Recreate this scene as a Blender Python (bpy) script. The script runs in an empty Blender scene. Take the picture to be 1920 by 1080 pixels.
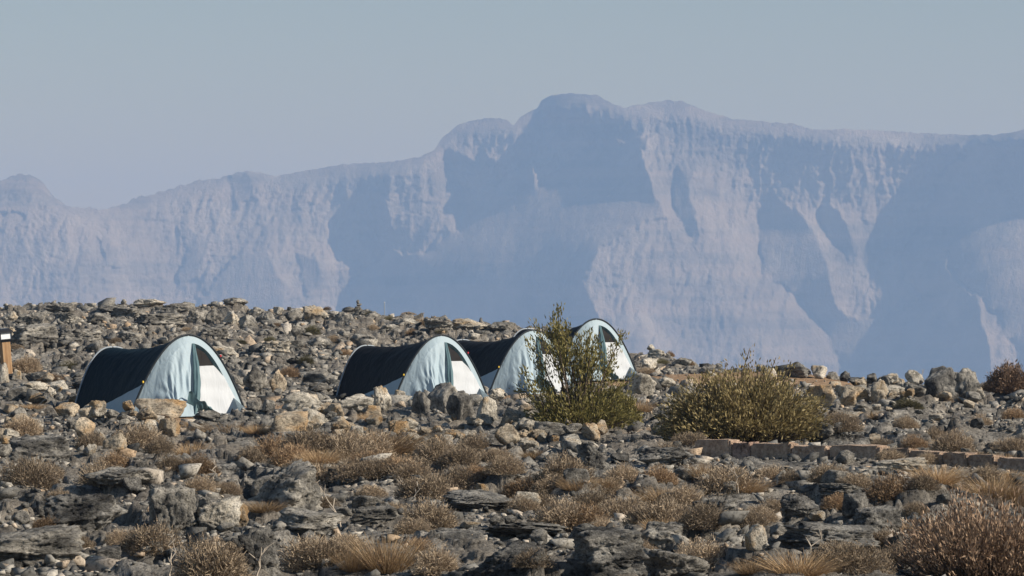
import bpy, bmesh, math, random
import numpy as np
from mathutils import Vector, Matrix

R = math.radians
scene = bpy.context.scene
col = scene.collection

# ------------------------------------------------------------------ camera
FPX, CX, HY, EYE = 6400.0, 960.0, 558.0, 1.7      # focal length, centre column, eye-level row (photo pixels), eye height
cam_d = bpy.data.cameras.new('camera')
cam = bpy.data.objects.new('camera', cam_d)
col.objects.link(cam)
cam_d.sensor_width = 36.0
cam_d.lens = 36.0 * FPX / 1920.0
cam_d.clip_start = 0.5
cam_d.clip_end = 60000
cam.location = (0, 0, EYE)
cam.rotation_euler = (R(90) + math.atan((HY - 540) / FPX), 0, 0)
scene.camera = cam

# ------------------------------------------------------------------ light
SUN_AZ, SUN_EL = R(108), R(33)                     # azimuth clockwise from the view direction
sun_dir = Vector((math.sin(SUN_AZ) * math.cos(SUN_EL), math.cos(SUN_AZ) * math.cos(SUN_EL), math.sin(SUN_EL)))
world = bpy.data.worlds.new('World')
scene.world = world
world.use_nodes = True
wn = world.node_tree
bg = wn.nodes['Background']
sky = wn.nodes.new('ShaderNodeTexSky')
sky.sky_type = 'NISHITA'
sky.sun_disc = False
sky.sun_elevation = SUN_EL
sky.sun_rotation = SUN_AZ
sky.altitude = 1500
sky.air_density = 1.6
sky.dust_density = 0.5
sky.ozone_density = 2.5
wn.links.new(sky.outputs[0], bg.inputs[0])
bg.inputs[1].default_value = 0.057
sun_d = bpy.data.lights.new('sun', 'SUN')
sun = bpy.data.objects.new('sun', sun_d)
col.objects.link(sun)
sun_d.energy = 5.0
sun_d.angle = R(0.5)
sun_d.color = (1.0, 0.93, 0.82)
sun.rotation_euler = sun_dir.to_track_quat('Z', 'Y').to_euler()
sun.location = (20, -20, 30)
scene.view_settings.view_transform = 'Standard'
scene.view_settings.look = 'None'
scene.view_settings.exposure = 0.45
scene.view_settings.gamma = 1.0
scene.view_settings.use_curve_mapping = False
scene.cycles.volume_bounces = 2
scene.cycles.max_bounces = 8
scene.cycles.use_denoising = True
HAZE_DENSITY = 0.00025
HAZE_COLOR = (0.275, 0.445, 0.755)

rng = np.random.default_rng(7)
random.seed(7)

# ------------------------------------------------------------------ noise helpers (numpy)
PERM = rng.permutation(4096)
GA = rng.random(4096) * 2 * np.pi
G2 = np.stack([np.cos(GA), np.sin(GA)], 1)
G3 = rng.normal(size=(4096, 3)); G3 /= np.linalg.norm(G3, axis=1)[:, None]
RV = rng.random((4096, 6))

def _h(*k):
    r = PERM[k[0] & 4095]
    for q in k[1:]:
        r = PERM[(r + q) & 4095]
    return r

def n2(x, y, seed=0):
    x = np.asarray(x, float) + seed * 17.31; y = np.asarray(y, float) - seed * 9.77
    ix = np.floor(x).astype(np.int64); iy = np.floor(y).astype(np.int64)
    fx = x - ix; fy = y - iy
    u = fx * fx * fx * (fx * (fx * 6 - 15) + 10); v = fy * fy * fy * (fy * (fy * 6 - 15) + 10)
    def d(a, b):
        g = G2[_h(ix + a, iy + b)]
        return g[..., 0] * (fx - a) + g[..., 1] * (fy - b)
    a = d(0, 0); b = d(1, 0); c = d(0, 1); e = d(1, 1)
    return 1.5 * (a + u * (b - a) + v * (c - a + u * (a - b - c + e)))

def n3(p, seed=0):
    p = p + np.array([seed * 13.1, seed * 7.7, -seed * 5.3])
    i = np.floor(p).astype(np.int64); f = p - i
    w = f * f * f * (f * (f * 6 - 15) + 10)
    out = 0
    for a in (0, 1):
        for b in (0, 1):
            for c in (0, 1):
                g = G3[_h(i[..., 0] + a, i[..., 1] + b, i[..., 2] + c)]
                d = g[..., 0] * (f[..., 0] - a) + g[..., 1] * (f[..., 1] - b) + g[..., 2] * (f[..., 2] - c)
                out = out + d * (w[..., 0] if a else 1 - w[..., 0]) * (w[..., 1] if b else 1 - w[..., 1]) * (w[..., 2] if c else 1 - w[..., 2])
    return out * 1.5

def fbm(x, y, o=4, seed=0, gain=0.5):
    s = 0; a = 1; f = 1
    for k in range(o):
        s = s + a * n2(x * f, y * f, seed + k); a *= gain; f *= 2.03
    return s

def ridged(x, y, o=4, seed=0, gain=0.5):
    s = 0; a = 1; f = 1
    for k in range(o):
        s = s + a * (1 - 2 * np.abs(n2(x * f, y * f, seed + k))); a *= gain; f *= 2.07
    return s

def fbm3(p, o=3, seed=0, gain=0.5):
    s = 0; a = 1; f = 1
    for k in range(o):
        s = s + a * n3(p * f, seed + k); a *= gain; f *= 2.05
    return s

def smooth(a, b, x):
    t = np.clip((x - a) / (b - a), 0, 1)
    return t * t * (3 - 2 * t)

def voronoi(x, y, seed=0):
    """distance to nearest, gap to second nearest, random values and offset of the nearest cell"""
    ix = np.floor(x).astype(np.int64); iy = np.floor(y).astype(np.int64)
    f1 = np.full(x.shape, 9.0); f2 = np.full(x.shape, 9.0)
    hid = np.zeros(x.shape, np.int64); ox = np.zeros(x.shape); oy = np.zeros(x.shape)
    for a in (-1, 0, 1):
        for b in (-1, 0, 1):
            h = _h(ix + a + seed * 71, iy + b - seed * 37)
            dx = ix + a + 0.1 + 0.8 * RV[h, 0] - x; dy = iy + b + 0.1 + 0.8 * RV[h, 1] - y
            d = np.sqrt(dx * dx + dy * dy)
            near = d < f1
            f2 = np.where(near, f1, np.minimum(f2, d))
            hid = np.where(near, h, hid); ox = np.where(near, -dx, ox); oy = np.where(near, -dy, oy)
            f1 = np.where(near, d, f1)
    return f1, f2 - f1, RV[hid], ox, oy

# ------------------------------------------------------------------ materials
class NT:
    """small node-tree writer"""
    def __init__(self, name):
        self.m = bpy.data.materials.new(name); self.m.use_nodes = True
        self.t = self.m.node_tree; self.t.nodes.clear()
        self.out = self.t.nodes.new('ShaderNodeOutputMaterial')
    def n(self, typ, ins=None, **props):
        nd = self.t.nodes.new(typ)
        for k, v in props.items(): setattr(nd, k, v)
        for k, v in (ins or {}).items(): self.put(nd.inputs[k], v)
        return nd
    def put(self, sock, v):
        if isinstance(v, bpy.types.NodeSocket): self.t.links.new(v, sock)
        elif isinstance(v, bpy.types.Node): self.t.links.new(v.outputs[0], sock)
        elif isinstance(v, tuple) and len(v) == 3 and sock.type == 'RGBA': sock.default_value = (*v, 1)
        else: sock.default_value = v
    def coord(self, kind='Object', scale=(1, 1, 1)):
        c = self.n('ShaderNodeTexCoord')
        return self.n('ShaderNodeMapping', {'Vector': c.outputs[kind], 'Scale': scale}).outputs[0]
    def noise(self, vec, scale, detail=5, rough=0.6, dist=0.0):
        return self.n('ShaderNodeTexNoise', {'Vector': vec, 'Scale': scale, 'Detail': detail, 'Roughness': rough, 'Distortion': dist}).outputs['Fac']
    def ramp(self, fac, stops):
        r = self.n('ShaderNodeValToRGB', {'Fac': fac})
        e = r.color_ramp.elements
        while len(e) < len(stops): e.new(0.5)
        for el, (p, c) in zip(e, stops):
            el.position = p; el.color = (*c, 1) if len(c) == 3 else c
        return r.outputs[0]
    def mix(self, fac, a, b, blend='MIX'):
        m = self.n('ShaderNodeMix', data_type='RGBA', blend_type=blend)
        self.put(m.inputs[0], fac); self.put(m.inputs[6], a); self.put(m.inputs[7], b)
        return m.outputs[2]
    def math(self, op, a, b=0.0):
        return self.n('ShaderNodeMath', {0: a, 1: b}, operation=op).outputs[0]
    def bump(self, height, strength, dist):
        return self.n('ShaderNodeBump', {'Height': height, 'Strength': strength, 'Distance': dist}).outputs[0]
    def bsdf(self, color, rough=0.9, normal=None, spec=0.2, **kw):
        b = self.n('ShaderNodeBsdfPrincipled', {'Base Color': color, 'Roughness': rough, 'Specular IOR Level': spec})
        for k, v in kw.items(): self.put(b.inputs[k.replace('_', ' ')], v)
        if normal is not None: self.put(b.inputs['Normal'], normal)
        self.t.links.new(b.outputs[0], self.out.inputs[0])
        return b

def rock_material(name, dark, mid, light, tan=None, tan_amount=0.5, scale=1.0, bump=0.9):
    k = NT(name)
    v = k.coord('Object', (scale,) * 3)
    info = k.n('ShaderNodeObjectInfo')
    off = k.n('ShaderNodeVectorMath', {0: v, 1: info.outputs['Random']}, operation='ADD')
    off2 = k.n('ShaderNodeVectorMath', {0: info.outputs['Random'], 1: (31.0, 17.0, 53.0)}, operation='MULTIPLY')
    k.put(off.inputs[1], off2.outputs[0])
    v = off.outputs[0]
    a = k.noise(v, 2.2, 8, 0.68)
    c = k.ramp(a, [(0.36, dark), (0.49, mid), (0.66, light)])
    if tan:
        t = k.noise(v, 1.1, 4, 0.6)
        f = k.ramp(t, [(max(0.0, 0.62 - tan_amount * 0.4), (0, 0, 0)), (min(1, 0.72 - tan_amount * 0.3), (1, 1, 1))])
        tn = k.mix(k.noise(v, 3.0, 4), tan, tuple(q * 0.62 for q in tan))
        c = k.mix(f, c, tn)
    sp = k.noise(v, 14, 6, 0.75)
    c = k.mix(k.ramp(sp, [(0.36, (0.55, 0.55, 0.55)), (0.5, (1, 1, 1)), (0.66, (1.25, 1.24, 1.2))]), (0, 0, 0), c, 'MIX') if False else k.mix(1.0, c, k.ramp(sp, [(0.37, (0.30, 0.29, 0.28)), (0.47, (0.88, 0.88, 0.87)), (0.66, (1.32, 1.30, 1.26))]), 'MULTIPLY')
    vary = k.math('ADD', k.math('MULTIPLY', info.outputs['Random'], 0.4), 0.8)
    c = k.mix(1.0, c, vary, 'MULTIPLY')
    h = k.math('ADD', k.noise(v, 6, 8, 0.7), k.math('MULTIPLY', k.noise(v, 30, 4, 0.7), 0.4))
    k.bsdf(c, 0.92, k.bump(h, bump, 0.06 / scale), 0.15)
    return k.m

def simple(name, color, rough=0.8, vary=0.15, scale=20, spec=0.2, bump=0.0, **kw):
    k = NT(name)
    v = k.coord('Object')
    n = k.noise(v, scale, 4)
    c = k.mix(n, tuple(q * (1 - vary) for q in color), tuple(min(1, q * (1 + vary)) for q in color))
    k.bsdf(c, rough, k.bump(n, bump, 0.02) if bump else None, spec, **kw)
    return k.m

def fabric(name, color, trans=0.25, rough=0.55, wr=(9, 9, 2.0), wb=0.25, spec=0.25):
    k = NT(name)
    v = k.coord('Object', wr)
    w = k.noise(v, 1.0, 3, 0.5, 0.6)
    v2 = k.coord('Object')
    g = k.noise(v2, 3.0, 3)
    c = k.mix(g, tuple(q * 0.9 for q in color), tuple(min(1, q * 1.07) for q in color))
    nm = k.bump(w, wb, 0.05)
    b = k.bsdf(c, rough, nm, spec)
    if trans:
        tr = k.n('ShaderNodeBsdfTranslucent', {'Color': c, 'Normal': nm})
        ms = k.n('ShaderNodeMixShader', {0: trans, 1: b.outputs[0], 2: tr.outputs[0]})
        k.t.links.new(ms.outputs[0], k.out.inputs[0])
    return k.m

def leafy(name, c1, c2, trans=0.2, rough=0.7, obj_vary=0.35, tip=None):
    k = NT(name)
    geo = k.n('ShaderNodeNewGeometry'); info = k.n('ShaderNodeObjectInfo')
    c = k.mix(geo.outputs['Random Per Island'], c1, c2)
    vary = k.math('ADD', k.math('MULTIPLY', info.outputs['Random'], obj_vary * 2), 1 - obj_vary)
    c = k.mix(1.0, c, vary, 'MULTIPLY')
    b = k.bsdf(c, rough, None, 0.2)
    if trans:
        tr = k.n('ShaderNodeBsdfTranslucent', {'Color': c})
        ms = k.n('ShaderNodeMixShader', {0: trans, 1: b.outputs[0], 2: tr.outputs[0]})
        k.t.links.new(ms.outputs[0], k.out.inputs[0])
    return k.m

M = {}
M['grey_rock'] = rock_material('grey_limestone', (0.065, 0.062, 0.058), (0.225, 0.212, 0.190), (0.48, 0.447, 0.393))
M['dark_rock'] = rock_material('dark_karst_limestone', (0.036, 0.035, 0.034), (0.150, 0.144, 0.134), (0.38, 0.36, 0.325))
M['pale_rock'] = rock_material('pale_limestone', (0.20, 0.18, 0.15), (0.54, 0.495, 0.42), (0.76, 0.70, 0.61), (0.56, 0.41, 0.25), 0.25)
M['tan_rock'] = rock_material('tan_broken_limestone', (0.18, 0.145, 0.11), (0.52, 0.44, 0.335), (0.76, 0.665, 0.53), (0.58, 0.38, 0.20), 0.36)

# ------------------------------------------------------------------ mesh helpers
def mesh_np(name, v, f, mat=None, smooth_shade=False):
    v = np.asarray(v, np.float32); f = np.asarray(f, np.int32)
    me = bpy.data.meshes.new(name)
    k = f.shape[1]
    me.vertices.add(len(v)); me.vertices.foreach_set('co', v.ravel())
    me.loops.add(f.size); me.loops.foreach_set('vertex_index', f.ravel())
    me.polygons.add(len(f)); me.polygons.foreach_set('loop_start', np.arange(0, f.size, k, dtype=np.int32))
    if smooth_shade: me.polygons.foreach_set('use_smooth', np.ones(len(f), bool))
    me.update(calc_edges=True)
    if mat: me.materials.append(mat)
    return me

def link(name, me, parent=None, loc=None):
    o = bpy.data.objects.new(name, me)
    col.objects.link(o)
    if parent is not None: o.parent = parent
    if loc is not None: o.location = loc
    return o

def tag(o, label, cat, group=None):
    o['label'] = label; o['category'] = cat
    if group: o['group'] = group
    return o

def empty(name, loc, rz=0.0):
    o = bpy.data.objects.new(name, None); col.objects.link(o)
    o.location = loc; o.rotation_euler = (0, 0, rz); o.empty_display_size = 0.2
    return o

def grid_faces(nr, nc, wrap=False):
    a = np.arange(nr * nc).reshape(nr, nc)
    if wrap: a = np.concatenate([a, a[:, :1]], 1)
    return np.stack([a[:-1, :-1], a[:-1, 1:], a[1:, 1:], a[1:, :-1]], -1).reshape(-1, 4)

class MB:
    """collects boxes, tubes and sheets into one mesh"""
    def __init__(self): self.v = []; self.f = []; self.k = 0
    def add(self, v, f):
        v = [tuple(map(float, q)) for q in v]
        self.v += v; self.f += [tuple(int(i) + self.k for i in q) for q in f]; self.k += len(v)
    def sheet(self, P):
        P = np.asarray(P); nr, nc = P.shape[:2]
        self.add(P.reshape(-1, 3), grid_faces(nr, nc))
    def box(self, c, s, rot=None):
        c = np.asarray(c, float); s = np.asarray(s, float) / 2
        v = np.array([(x, y, z) for x in (-1, 1) for y in (-1, 1) for z in (-1, 1)]) * s
        if rot is not None: v = v @ np.asarray(rot.to_3x3()).T
        self.add(v + c, [(0, 1, 3, 2), (4, 6, 7, 5), (0, 4, 5, 1), (2, 3, 7, 6), (0, 2, 6, 4), (1, 5, 7, 3)])
    def tube(self, pts, r, seg=6):
        pts = np.asarray(pts, float); n = len(pts)
        r = np.broadcast_to(np.asarray(r, float), (n,))
        t = np.gradient(pts, axis=0); t /= np.linalg.norm(t, axis=1)[:, None] + 1e-9
        up = np.array([0, 0, 1.0]) if abs(t[0][2]) < 0.9 else np.array([1.0, 0, 0])
        a = np.cross(t, up); a /= np.linalg.norm(a, axis=1)[:, None] + 1e-9
        b = np.cross(t, a)
        th = np.arange(seg) * 2 * np.pi / seg
        V = pts[:, None] + r[:, None, None] * (np.cos(th)[None, :, None] * a[:, None] + np.sin(th)[None, :, None] * b[:, None])
        self.add(V.reshape(-1, 3), grid_faces(n, seg, True))
        self.add(list(V[0]), [tuple(range(seg))]); self.add(list(V[-1]), [tuple(range(seg))[::-1]])
    def build(self, name, mat, parent=None, smooth_shade=False, bevel=0.0):
        me = bpy.data.meshes.new(name)
        me.from_pydata(self.v, [], self.f); me.update()
        if smooth_shade: me.polygons.foreach_set('use_smooth', np.ones(len(me.polygons), bool))
        me.materials.append(mat)
        if bevel:
            bm = bmesh.new(); bm.from_mesh(me)
            bmesh.ops.bevel(bm, geom=bm.edges[:], offset=bevel, segments=1, affect='EDGES')
            bm.to_mesh(me); bm.free()
        return link(name, me, parent)

# ------------------------------------------------------------------ tent sites (needed by the terrain)
def flat_Y(py): return EYE * FPX / (py - HY)
def at(px, Y): return (px - CX) / FPX * Y
TENTS = [  # hoop centre column, distance, rotation, scale
    (354, 50.0, R(33.5), 1.00),
    (828, 57.5, R(34), 0.97),
    (1000, 61.5, R(33), 0.97),
    (1118, 66.0, R(32), 1.00),
]

# ------------------------------------------------------------------ near terrain
CP = np.array([-1500, 0, 200, 400, 600, 750, 850, 960, 1060, 1190, 1300, 1400, 1500, 1650, 1800, 1920, 3500], float)
CPY = np.array([590, 576, 569, 571, 580, 589, 598, 607, 617, 652, 673, 694, 716, 724, 733, 742, 760], float)
CYC = np.array([100, 100, 100, 100, 100, 98, 97, 95, 92, 86, 80, 75, 70, 67, 65, 64, 60], float)
CYS = np.array([49, 50, 51, 54, 60, 62, 64, 66, 69, 71, 71, 70, 66, 64, 63, 62, 58], float)
CZ = EYE - (CPY - HY) / FPX * CYC - 0.10

def base(x, y):
    x = np.asarray(x, float); y = np.asarray(y, float)
    px = CX + FPX * x / np.maximum(y, 4)
    zc = np.interp(px, CP, CZ); yc = np.interp(px, CP, CYC); ys = np.interp(px, CP, CYS)
    t = np.clip((y - ys) / (yc - ys), 0, 1)
    z = zc * t + 0.10 * n2(x * 0.13, y * 0.10, 3) * smooth(14, 22, y) * (1 - smooth(44, 50, y) * (1 - smooth(66, 72, y)))
    for bp, bY, dz, bx, by in ((352, 50, -0.03, 2.2, 2.2), (826, 57.5, -0.08, 2.2, 2.2), (1000, 61.5, -0.03, 1.2, 1.8), (1118, 66, 0.10, 1.4, 2.0), (1400, 70, 0.16, 2.6, 2.6), (1545, 68.5, 0.12, 1.0, 2.2)):
        z = z + dz * np.exp(-((x - at(bp, bY)) / bx) ** 2 - ((y - bY) / by) ** 2)
    d = np.maximum(y - yc, 0)
    z = z - 0.10 * d - 0.008 * np.minimum(d, 120) ** 2
    far = np.maximum(y - 190, 0)
    return np.maximum(z - far * 1.1, -399.0)

def camp_mask(x, y):
    """bare trodden soil: tent pads and the clearing behind the big bush"""
    m = np.zeros_like(x)
    wob = 0.35 * n2(x * 0.9, y * 0.9, 11)
    for px, Y, rz, s in TENTS:
        cx, cy = at(px, Y), Y
        c, sn = math.cos(rz), math.sin(rz)
        lx = (x - cx) * c + (y - cy) * sn; ly = -(x - cx) * sn + (y - cy) * c
        d = np.maximum(np.abs(lx) / 1.15, np.abs(ly - 0.75) / 1.9)
        m = np.maximum(m, 1 - smooth(0.85, 1.15, d + wob * 0.3))
    for px, Y, rx, ry in ((1390, 67.5, 1.8, 3.2), (1525, 67, 0.9, 2.6), (1240, 69, 0.8, 2.6), (500, 52.5, 0.7, 1.4), (300, 47.2, 1.0, 0.5), (600, 52, 0.6, 1.5)):
        d = np.sqrt(((x - at(px, Y)) / rx) ** 2 + ((y - Y) / ry) ** 2)
        m = np.maximum(m, 1 - smooth(0.7, 1.15, d + wob))
    return m

def relief(x, y):
    camp = camp_mask(x, y)
    far = smooth(52, 66, y) * (1 - smooth(1250, 1450, CX + FPX * x / y) * (y < 80))
    wx = x + 0.35 * n2(x * 1.1, y * 1.1, 21) + 0.10 * n2(x * 4, y * 4, 22)
    wy = y + 0.35 * n2(x * 1.1, y * 1.1, 23) + 0.10 * n2(x * 4, y * 4, 24)
    rough = smooth(-0.35, 0.35, fbm(x * 0.35, y * 0.22, 3, 31))                 # bare rock against rubble
    rough = np.maximum(rough, far)
    # bedding steps
    q = fbm(x * 0.42 + 0.2 * y, y * 0.30, 4, 41) * 3.2
    fr = q - np.floor(q)
    steps = (np.floor(q) + smooth(0.80, 0.98, fr) - 0.0) * 0.13
    steps = steps - 0.13 * fbm(x * 0.42 + 0.2 * y, y * 0.30, 1, 41) * 2.6
    # broken blocks at three sizes, each with its own height and tilt
    f1, e1, r1, ox, oy = voronoi(wx / 0.85, wy / 1.05, 1)
    b1 = (r1[..., 2] - 0.5) * 0.26 + 0.85 * (ox * (r1[..., 3] - 0.5) * 0.7 + oy * (r1[..., 4] - 0.35) * 0.5)
    b1 = b1 - 0.16 * (1 - smooth(0, 0.14, e1))
    f2, e2, r2, ox, oy = voronoi(wx / 0.36 + 7, wy / 0.42, 2)
    b2 = (r2[..., 2] - 0.5) * 0.15 + 0.36 * (ox * (r2[..., 3] - 0.5) * 1.0 + oy * (r2[..., 4] - 0.35) * 0.8)
    b2 = b2 - 0.08 * (1 - smooth(0, 0.16, e2))
    f3, e3, r3, ox, oy = voronoi(wx / 0.13 + 3, wy / 0.15, 3)
    b3 = (r3[..., 2] - 0.5) * 0.07 + 0.13 * (ox * (r3[..., 3] - 0.5) * 1.2 + oy * (r3[..., 4] - 0.35))
    b3 = b3 - 0.03 * (1 - smooth(0, 0.2, e3))
    karren = ridged(wx * 3.2, wy * 2.2, 4, 51) * 0.035
    fine = fbm(x * 16, y * 12, 3, 61) * 0.014
    sel = smooth(0.25, 0.6, r1[..., 5])                                         # some blocks stand solid, others lie shattered
    z = steps * (0.35 + 0.5 * rough) + b1 * (0.22 + 0.45 * rough) + b2 * (0.22 + 0.22 * (1 - sel)) * (0.8 + 0.5 * far) + b3 * 0.15 + karren * (0.1 + 0.3 * sel) + fine * 0.3
    z = z * 0.85
    low = smooth(0.02, -0.14, z + 0.05 * n2(x * 2, y * 2, 71)) * (1 - rough * 0.6)
    z = np.where(z < -0.10, -0.10 + (z + 0.10) * 0.55, z)
    z = z * (1 - 0.9 * camp) + camp * (0.012 * fbm(x * 5, y * 5, 3, 81) + 0.03 * np.maximum(b3, 0))
    kd = np.abs(y - (37.2 - 3.2 * (CX + FPX * x / y - 1312) / 630.0) + 0.15) + 9 * (CX + FPX * x / y < 1290)
    km_ = 1 - smooth(0.35, 0.9, kd)
    z = z * (1 - 0.75 * km_) - 0.02 * km_
    return z, np.clip(np.maximum(camp, low * (0.55 + 0.4 * smooth(41, 45, y) * (1 - smooth(54, 58, y)))), 0, 1)

def make_axis_u():
    core = np.linspace(-0.205, 0.205, 940)
    side = 0.205 + 0.5 * (np.linspace(0, 1, 26)[1:] ** 1.8)
    return np.concatenate([-side[::-1], core, side])
def make_axis_y():
    ys = [18.5]
    while ys[-1] < 128: ys.append(ys[-1] + 0.0019 * ys[-1] ** 1.15)
    near = np.linspace(1.5, 18.4, 50)
    far = 128 + (np.linspace(0, 1, 40)[1:] ** 1.6) * 520
    return np.concatenate([near, np.array(ys), far])
U = make_axis_u(); YS = make_axis_y()
GU, GY = np.meshgrid(U, YS)
GX = GU * GY
GZ = base(GX, GY)
rel, soil = relief(GX, GY)
GZ = GZ + rel * (1 - smooth(120, 200, GY))
gm = mesh_np('ground', np.stack([GX, GY, GZ], -1).reshape(-1, 3), grid_faces(len(YS), len(U))[:, ::-1] * 1)
at_ = gm.attributes.new('soil', 'FLOAT', 'POINT'); at_.data.foreach_set('value', soil.astype(np.float32).ravel())

k = NT('limestone_pavement')
v = k.coord('Object')
big = k.noise(v, 0.35, 4, 0.6)
nn = k.noise(v, 2.6, 9, 0.72)
c = k.ramp(nn, [(0.36, (0.040, 0.039, 0.037)), (0.48, (0.150, 0.143, 0.131)), (0.60, (0.33, 0.310, 0.278)), (0.72, (0.52, 0.485, 0.43))])
c = k.mix(k.ramp(big, [(0.4, (0, 0, 0)), (0.62, (0.8, 0.8, 0.8))]), c, k.mix(nn, (0.12, 0.105, 0.088), (0.36, 0.315, 0.26)))
sp = k.noise(v, 22, 6, 0.75)
c = k.mix(1.0, c, k.ramp(sp, [(0.37, (0.28, 0.27, 0.26)), (0.47, (0.88, 0.88, 0.87)), (0.66, (1.32, 1.30, 1.26))]), 'MULTIPLY')
sn = k.noise(v, 7.0, 6, 0.7)
soilc = k.ramp(sn, [(0.3, (0.17, 0.115, 0.072)), (0.5, (0.33, 0.215, 0.128)), (0.7, (0.42, 0.31, 0.21))])
at_n = k.n('ShaderNodeAttribute', attribute_name='soil')
sf = k.ramp(k.math('ADD', at_n.outputs['Fac'], k.math('MULTIPLY', k.math('SUBTRACT', sn, 0.5), 0.5)), [(0.35, (0, 0, 0)), (0.62, (1, 1, 1))])
c = k.mix(sf, c, soilc)
h = k.math('ADD', k.noise(v, 11, 8, 0.72), k.math('MULTIPLY', k.noise(v, 45, 4, 0.7), 0.35))
k.bsdf(c, 0.95, k.bump(h, 0.95, 0.06), 0.12)
M['ground'] = k.m
gm.materials.append(k.m)
ground = link('ground', gm); ground['kind'] = 'structure'

def ground_z(x, y):
    r = np.interp(y, YS, np.arange(len(YS))); cc = np.interp(x / y, U, np.arange(len(U)))
    i = np.minimum(r.astype(int), len(YS) - 2); j = np.minimum(cc.astype(int), len(U) - 2)
    a = r - i; b = cc - j
    return (GZ[i, j] * (1 - a) * (1 - b) + GZ[i + 1, j] * a * (1 - b) + GZ[i, j + 1] * (1 - a) * b + GZ[i + 1, j + 1] * a * b)

GPY = HY + (EYE - GZ) / GY * FPX          # row of the photograph every terrain point falls on
Y0, Y1 = np.searchsorted(YS, 18.5), np.searchsorted(YS, 112)
def hit(px, py):
    """first point of the terrain along the ray through a photo pixel"""
    u = (px - CX) / FPX
    j = int(np.clip(np.searchsorted(U, u), 1, len(U) - 1))
    cpy = GPY[Y0:Y1, j]
    w = np.nonzero(cpy <= py)[0]
    if py >= cpy[0]: Y = flat_Y(py)
    elif len(w) == 0: Y = float(YS[Y0:Y1][np.argmin(cpy)])
    else: Y = float(YS[Y0 + w[0]])
    x = u * Y
    return x, Y, float(ground_z(np.array([x]), np.array([Y]))[0])

# ------------------------------------------------------------------ mountains across the gorge
RIDGE = np.array([(-620, 440), (-300, 395), (-120, 362), (0, 340), (18, 332), (40, 325), (60, 331), (90, 366), (120, 386), (200, 393), (235, 381), (250, 372), (330, 352), (370, 338), (420, 333),
                  (440, 323), (480, 322), (520, 330), (560, 322), (640, 308), (740, 303), (790, 293), (815, 280), (830, 258), (855, 236), (880, 226), (920, 221), (950, 224), (963, 236),
                  (975, 220), (1005, 204), (1015, 188), (1035, 178), (1070, 175), (1120, 178), (1140, 190), (1170, 202), (1200, 195), (1250, 188), (1280, 190), (1310, 203), (1370, 222),
                  (1430, 228), (1490, 232), (1520, 242), (1600, 242), (1700, 248), (1800, 253), (1870, 252), (1920, 243), (2010, 228), (2200, 250), (2600, 300)], float)
SHADE = [
    [(1218, 258), (1140, 262), (1105, 280), (1070, 300), (1040, 325), (1005, 352), (998, 325), (1000, 300), (965, 318), (925, 345), (885, 358), (868, 350), (866, 372), (868, 400), (862, 436),
     (838, 446), (795, 470), (770, 476), (722, 466), (700, 494), (672, 506), (656, 545), (640, 580), (636, 780), (1185, 780), (1172, 640), (1132, 600), (1100, 560), (1094, 522), (1122, 470),
     (1160, 441), (1182, 425), (1252, 405), (1228, 370), (1216, 330), (1206, 285)],
    [(1428, 400), (1460, 375), (1500, 388), (1530, 440), (1555, 500), (1562, 560), (1595, 598), (1660, 597), (1705, 575), (1735, 560), (1702, 525), (1690, 480), (1710, 440), (1726, 400),
     (1745, 378), (1762, 335), (1800, 300), (1832, 268), (1920, 262), (2200, 270), (2200, 780), (1930, 780), (1925, 690), (1898, 640), (1872, 590), (1822, 545), (1775, 478), (1790, 520),
     (1836, 565), (1856, 625), (1862, 780), (1610, 780), (1560, 640), (1540, 600), (1490, 550), (1432, 512), (1424, 450)],
    [(1530, 388), (1560, 382), (1592, 420), (1604, 462), (1590, 492), (1570, 452), (1540, 420)],
    [(1272, 308), (1298, 320), (1292, 370), (1314, 430), (1300, 446), (1268, 400), (1262, 350)],
    [(428, 327), (470, 324), (480, 372), (442, 384)],
    [(180, 445), (212, 440), (228, 502), (205, 505)],
    [(370, 575), (412, 520), (440, 480), (500, 468), (540, 540), (520, 600), (370, 600)],
    [(-50, 372), (40, 376), (96, 384), (60, 398), (-50, 400)],
    [(838, 285), (868, 292), (930, 296), (900, 318), (845, 318)],
    [(1015, 196), (1098, 200), (1104, 214), (1080, 226), (1010, 216)],
    [(330, 420), (400, 440), (372, 520), (330, 545), (352, 470)],
    [(700, 385), (720, 360), (738, 430), (712, 448)],
    [(560, 480), (590, 470), (604, 520), (576, 560)],
    [(-620, 480), (-300, 470), (-200, 600), (-620, 640)],
    [(2250, 300), (2400, 320), (2420, 780), (2280, 780)],
]
ST = 3.0
PXA = np.arange(-620, 2560, ST); PYA = np.arange(150, 800, ST)
PX, PY = np.meshgrid(PXA, PYA)
def inside(poly, x, y):
    c = np.zeros(x.shape, bool); n = len(poly)
    for i in range(n):
        x1, y1 = poly[i]; x2, y2 = poly[(i + 1) % n]
        if y1 == y2: continue
        c ^= ((y1 > y) != (y2 > y)) & (x < (x2 - x1) * (y - y1) / (y2 - y1) + x1)
    return c
WX = PX + 7 * n2(PX / 26, PY / 60, 5) + 4 * n2(PX / 9, PY / 24, 6)
WY = PY + 9 * n2(PX / 22, PY / 40, 7) + 4 * n2(PX / 8, PY / 16, 8)
shade = np.zeros(PX.shape, bool)
for poly in SHADE: shade |= inside(poly, WX, WY)
rid = np.interp(PX, RIDGE[:, 0], RIDGE[:, 1])
down = PY - rid
mpp = 0.80                                             # metres of rock face per photo pixel
top = smooth(40, 10, down + 5 * n2(PX / 90, 0 * PX, 9))  # gentle summit slopes above the cliff edge
cliff = smooth(0.0, 1.0, 1 - np.clip((down - 30) / 190, 0, 1)) * smooth(900, 1250, PX)
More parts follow.
